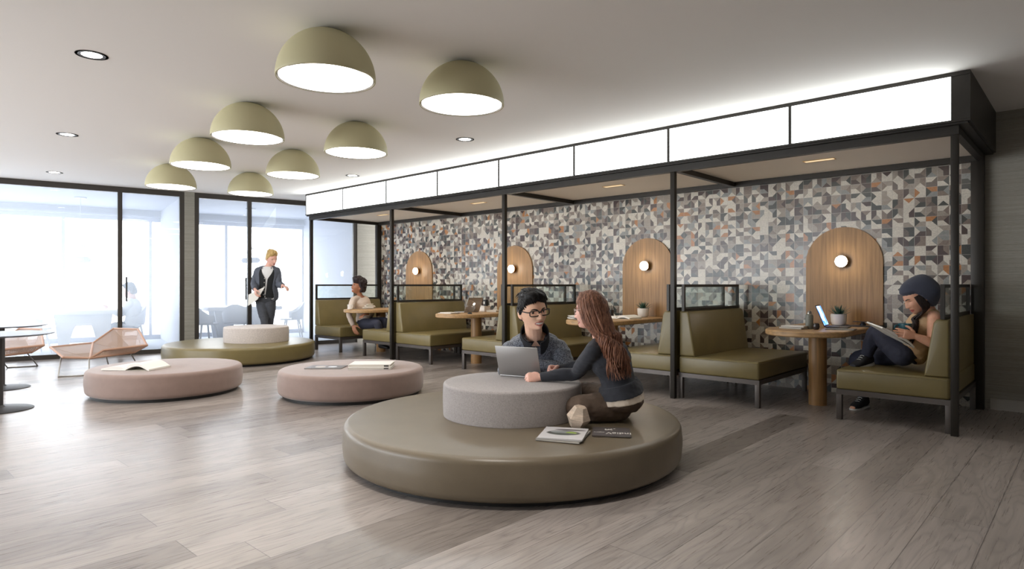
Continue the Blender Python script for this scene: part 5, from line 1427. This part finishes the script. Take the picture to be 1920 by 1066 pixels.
# ---- the person sitting in the meeting room
q0 = inr(243, 1.62, .0); dd_ = -SU*q0.x+CU*q0.y
f = Fig('seated person in white shirt behind the glass, seen from the side', Vector((q0.x, q0.y, .45)), 1.1)
zc = lambda px, py, dz=0: P(px, py, dd_+dz)
f.head(zc(244, 545), cv(-.95, -.15, -.18), (0, 0, 1), 1.15, smile=.1)
J = dict(pelvis=zc(248, 608), neck=zc(248, 560), chest=zc(252, 585), hipL=zc(244, 612, -.09), hipR=zc(244, 612, .11), shL=zc(243, 570, -.17), shR=zc(246, 570, .2), elL=zc(228, 588, -.15), elR=zc(225, 588, .15), wrL=zc(204, 578, -.05), wrR=zc(203, 580, .08),
         knL=zc(214, 611, -.1), knR=zc(214, 611, .12), anL=zc(216, 640, -.12), anR=zc(216, 640, .14))
build_core(f, J, TM, SK_D)
for q in 'LR':
    f.hand(J['wr'+q], cv(-.7, 0, .6), cv(-.6, 0, -.5), cv(0, -1 if q == 'L' else 1, .3), ((.4, .5, .4),)*4, 1.05); f.foot(f.b, J['an'+q], cv(-1, 0, 0), 1.0)
f.finish(SK_D, .009, it=2)
M_WSHIRT = mat('white_shirt', srgb(226, 228, 232), .85)
c = MB(); f.torso(c, TM, .013, -.02, .985)
for q in 'LR': sleeve(f, c, q, .013, .95)
f.part(c, 'shirt', M_WSHIRT, .010, it=2, fold=.005)
c = MB(); f.torso(c, TM, .010, -.13, .06)
for q in 'LR': trouser(f, c, q, .010, .97)
f.part(c, 'trousers', mat('grey_trousers', srgb(150, 152, 158), .85), .011, it=2)
for q in 'LR':
    c = MB(); f.foot(c, J['an'+q], cv(-1, 0, 0), 1.0, .007); f.part(c, 'shoe', M_BLACK)
f.cap('hair', M_HBLK, th_short)
# ------------------------------------------------------------------ light, sky and camera
def spot(name, loc, energy, size, col, blend=.6, rad=.05):
    l = bpy.data.lights.new(name, 'SPOT'); l.energy = energy; l.spot_size = math.radians(size); l.spot_blend = blend; l.color = col; l.shadow_soft_size = rad
    o = bpy.data.objects.new(name, l); C.objects.link(o); o.location = loc; return o
for k, (x, y, lb) in enumerate(dls):
    p = PZ(x, y, H); spot('downlight_and_fill_beam', (p.x, p.y, H-.02), DLE, 110, (1, .93, .84))
for (u, v, e_) in FILL_SPOTS: spot('downlight_and_fill_beam', (-u, v, H-.02), e_, 95, (1, .94, .86))  # added fill above the frame, with no lamp fitted there
for k in range(NB):
    u = U0+BAY*(k+.5); spot('slot_beam', (-u, 6.90, 2.484), SLE[k], 125, (1, .86, .66), .7, .06)
    p = Vector((-u, 7.745-.16, 1.477))
w = bpy.data.worlds.new('sky'); bpy.context.scene.world = w; w.use_nodes = True
bg = w.node_tree.nodes['Background']; bg.inputs[0].default_value = (.91, .955, 1.0, 1); bg.inputs[1].default_value = SKY
# portals help the renderer find the daylight at the window openings
def portal(loc, dirv, sx, sy):
    l = bpy.data.lights.new('window_portal', 'AREA'); l.shape = 'RECTANGLE'; l.size = sx; l.size_y = sy; l.cycles.is_portal = True
    o = bpy.data.objects.new('window_portal', l); C.objects.link(o); o.location = loc
    o.rotation_euler = Vector(dirv).to_track_quat('-Z', 'Y').to_euler()
c_ = (bs[0]+bs[-1])/2
portal(WL(c_, ND_+.13, 1.36), -ND, bs[-1]-bs[0], 2.52)
for x0, x1 in WX: portal(((x0+x1)/2, -4.52, (WZ0+WZ1)/2), (0, 1, 0), x1-x0, WZ1-WZ0)
sc = bpy.context.scene
cam = bpy.data.cameras.new('camera'); co_ = bpy.data.objects.new('camera', cam); C.objects.link(co_)
cam.sensor_width = 36; cam.lens = F/1920*36; cam.clip_start = .05
co_.location = (0, 0, CAMH); co_.rotation_euler = (PI/2, 0, math.atan2(SU, CU))
sc.camera = co_
sc.view_settings.view_transform = 'Standard'; sc.view_settings.look = 'None'; sc.view_settings.gamma = 1.0
sc.view_settings.exposure = EXPO; sc.view_settings.use_curve_mapping = False
sc.cycles.max_bounces = 8; sc.cycles.diffuse_bounces = 4; sc.cycles.transparent_max_bounces = 16; sc.cycles.caustics_reflective = False; sc.cycles.caustics_refractive = False
sc.cycles.sample_clamp_indirect = 6.0
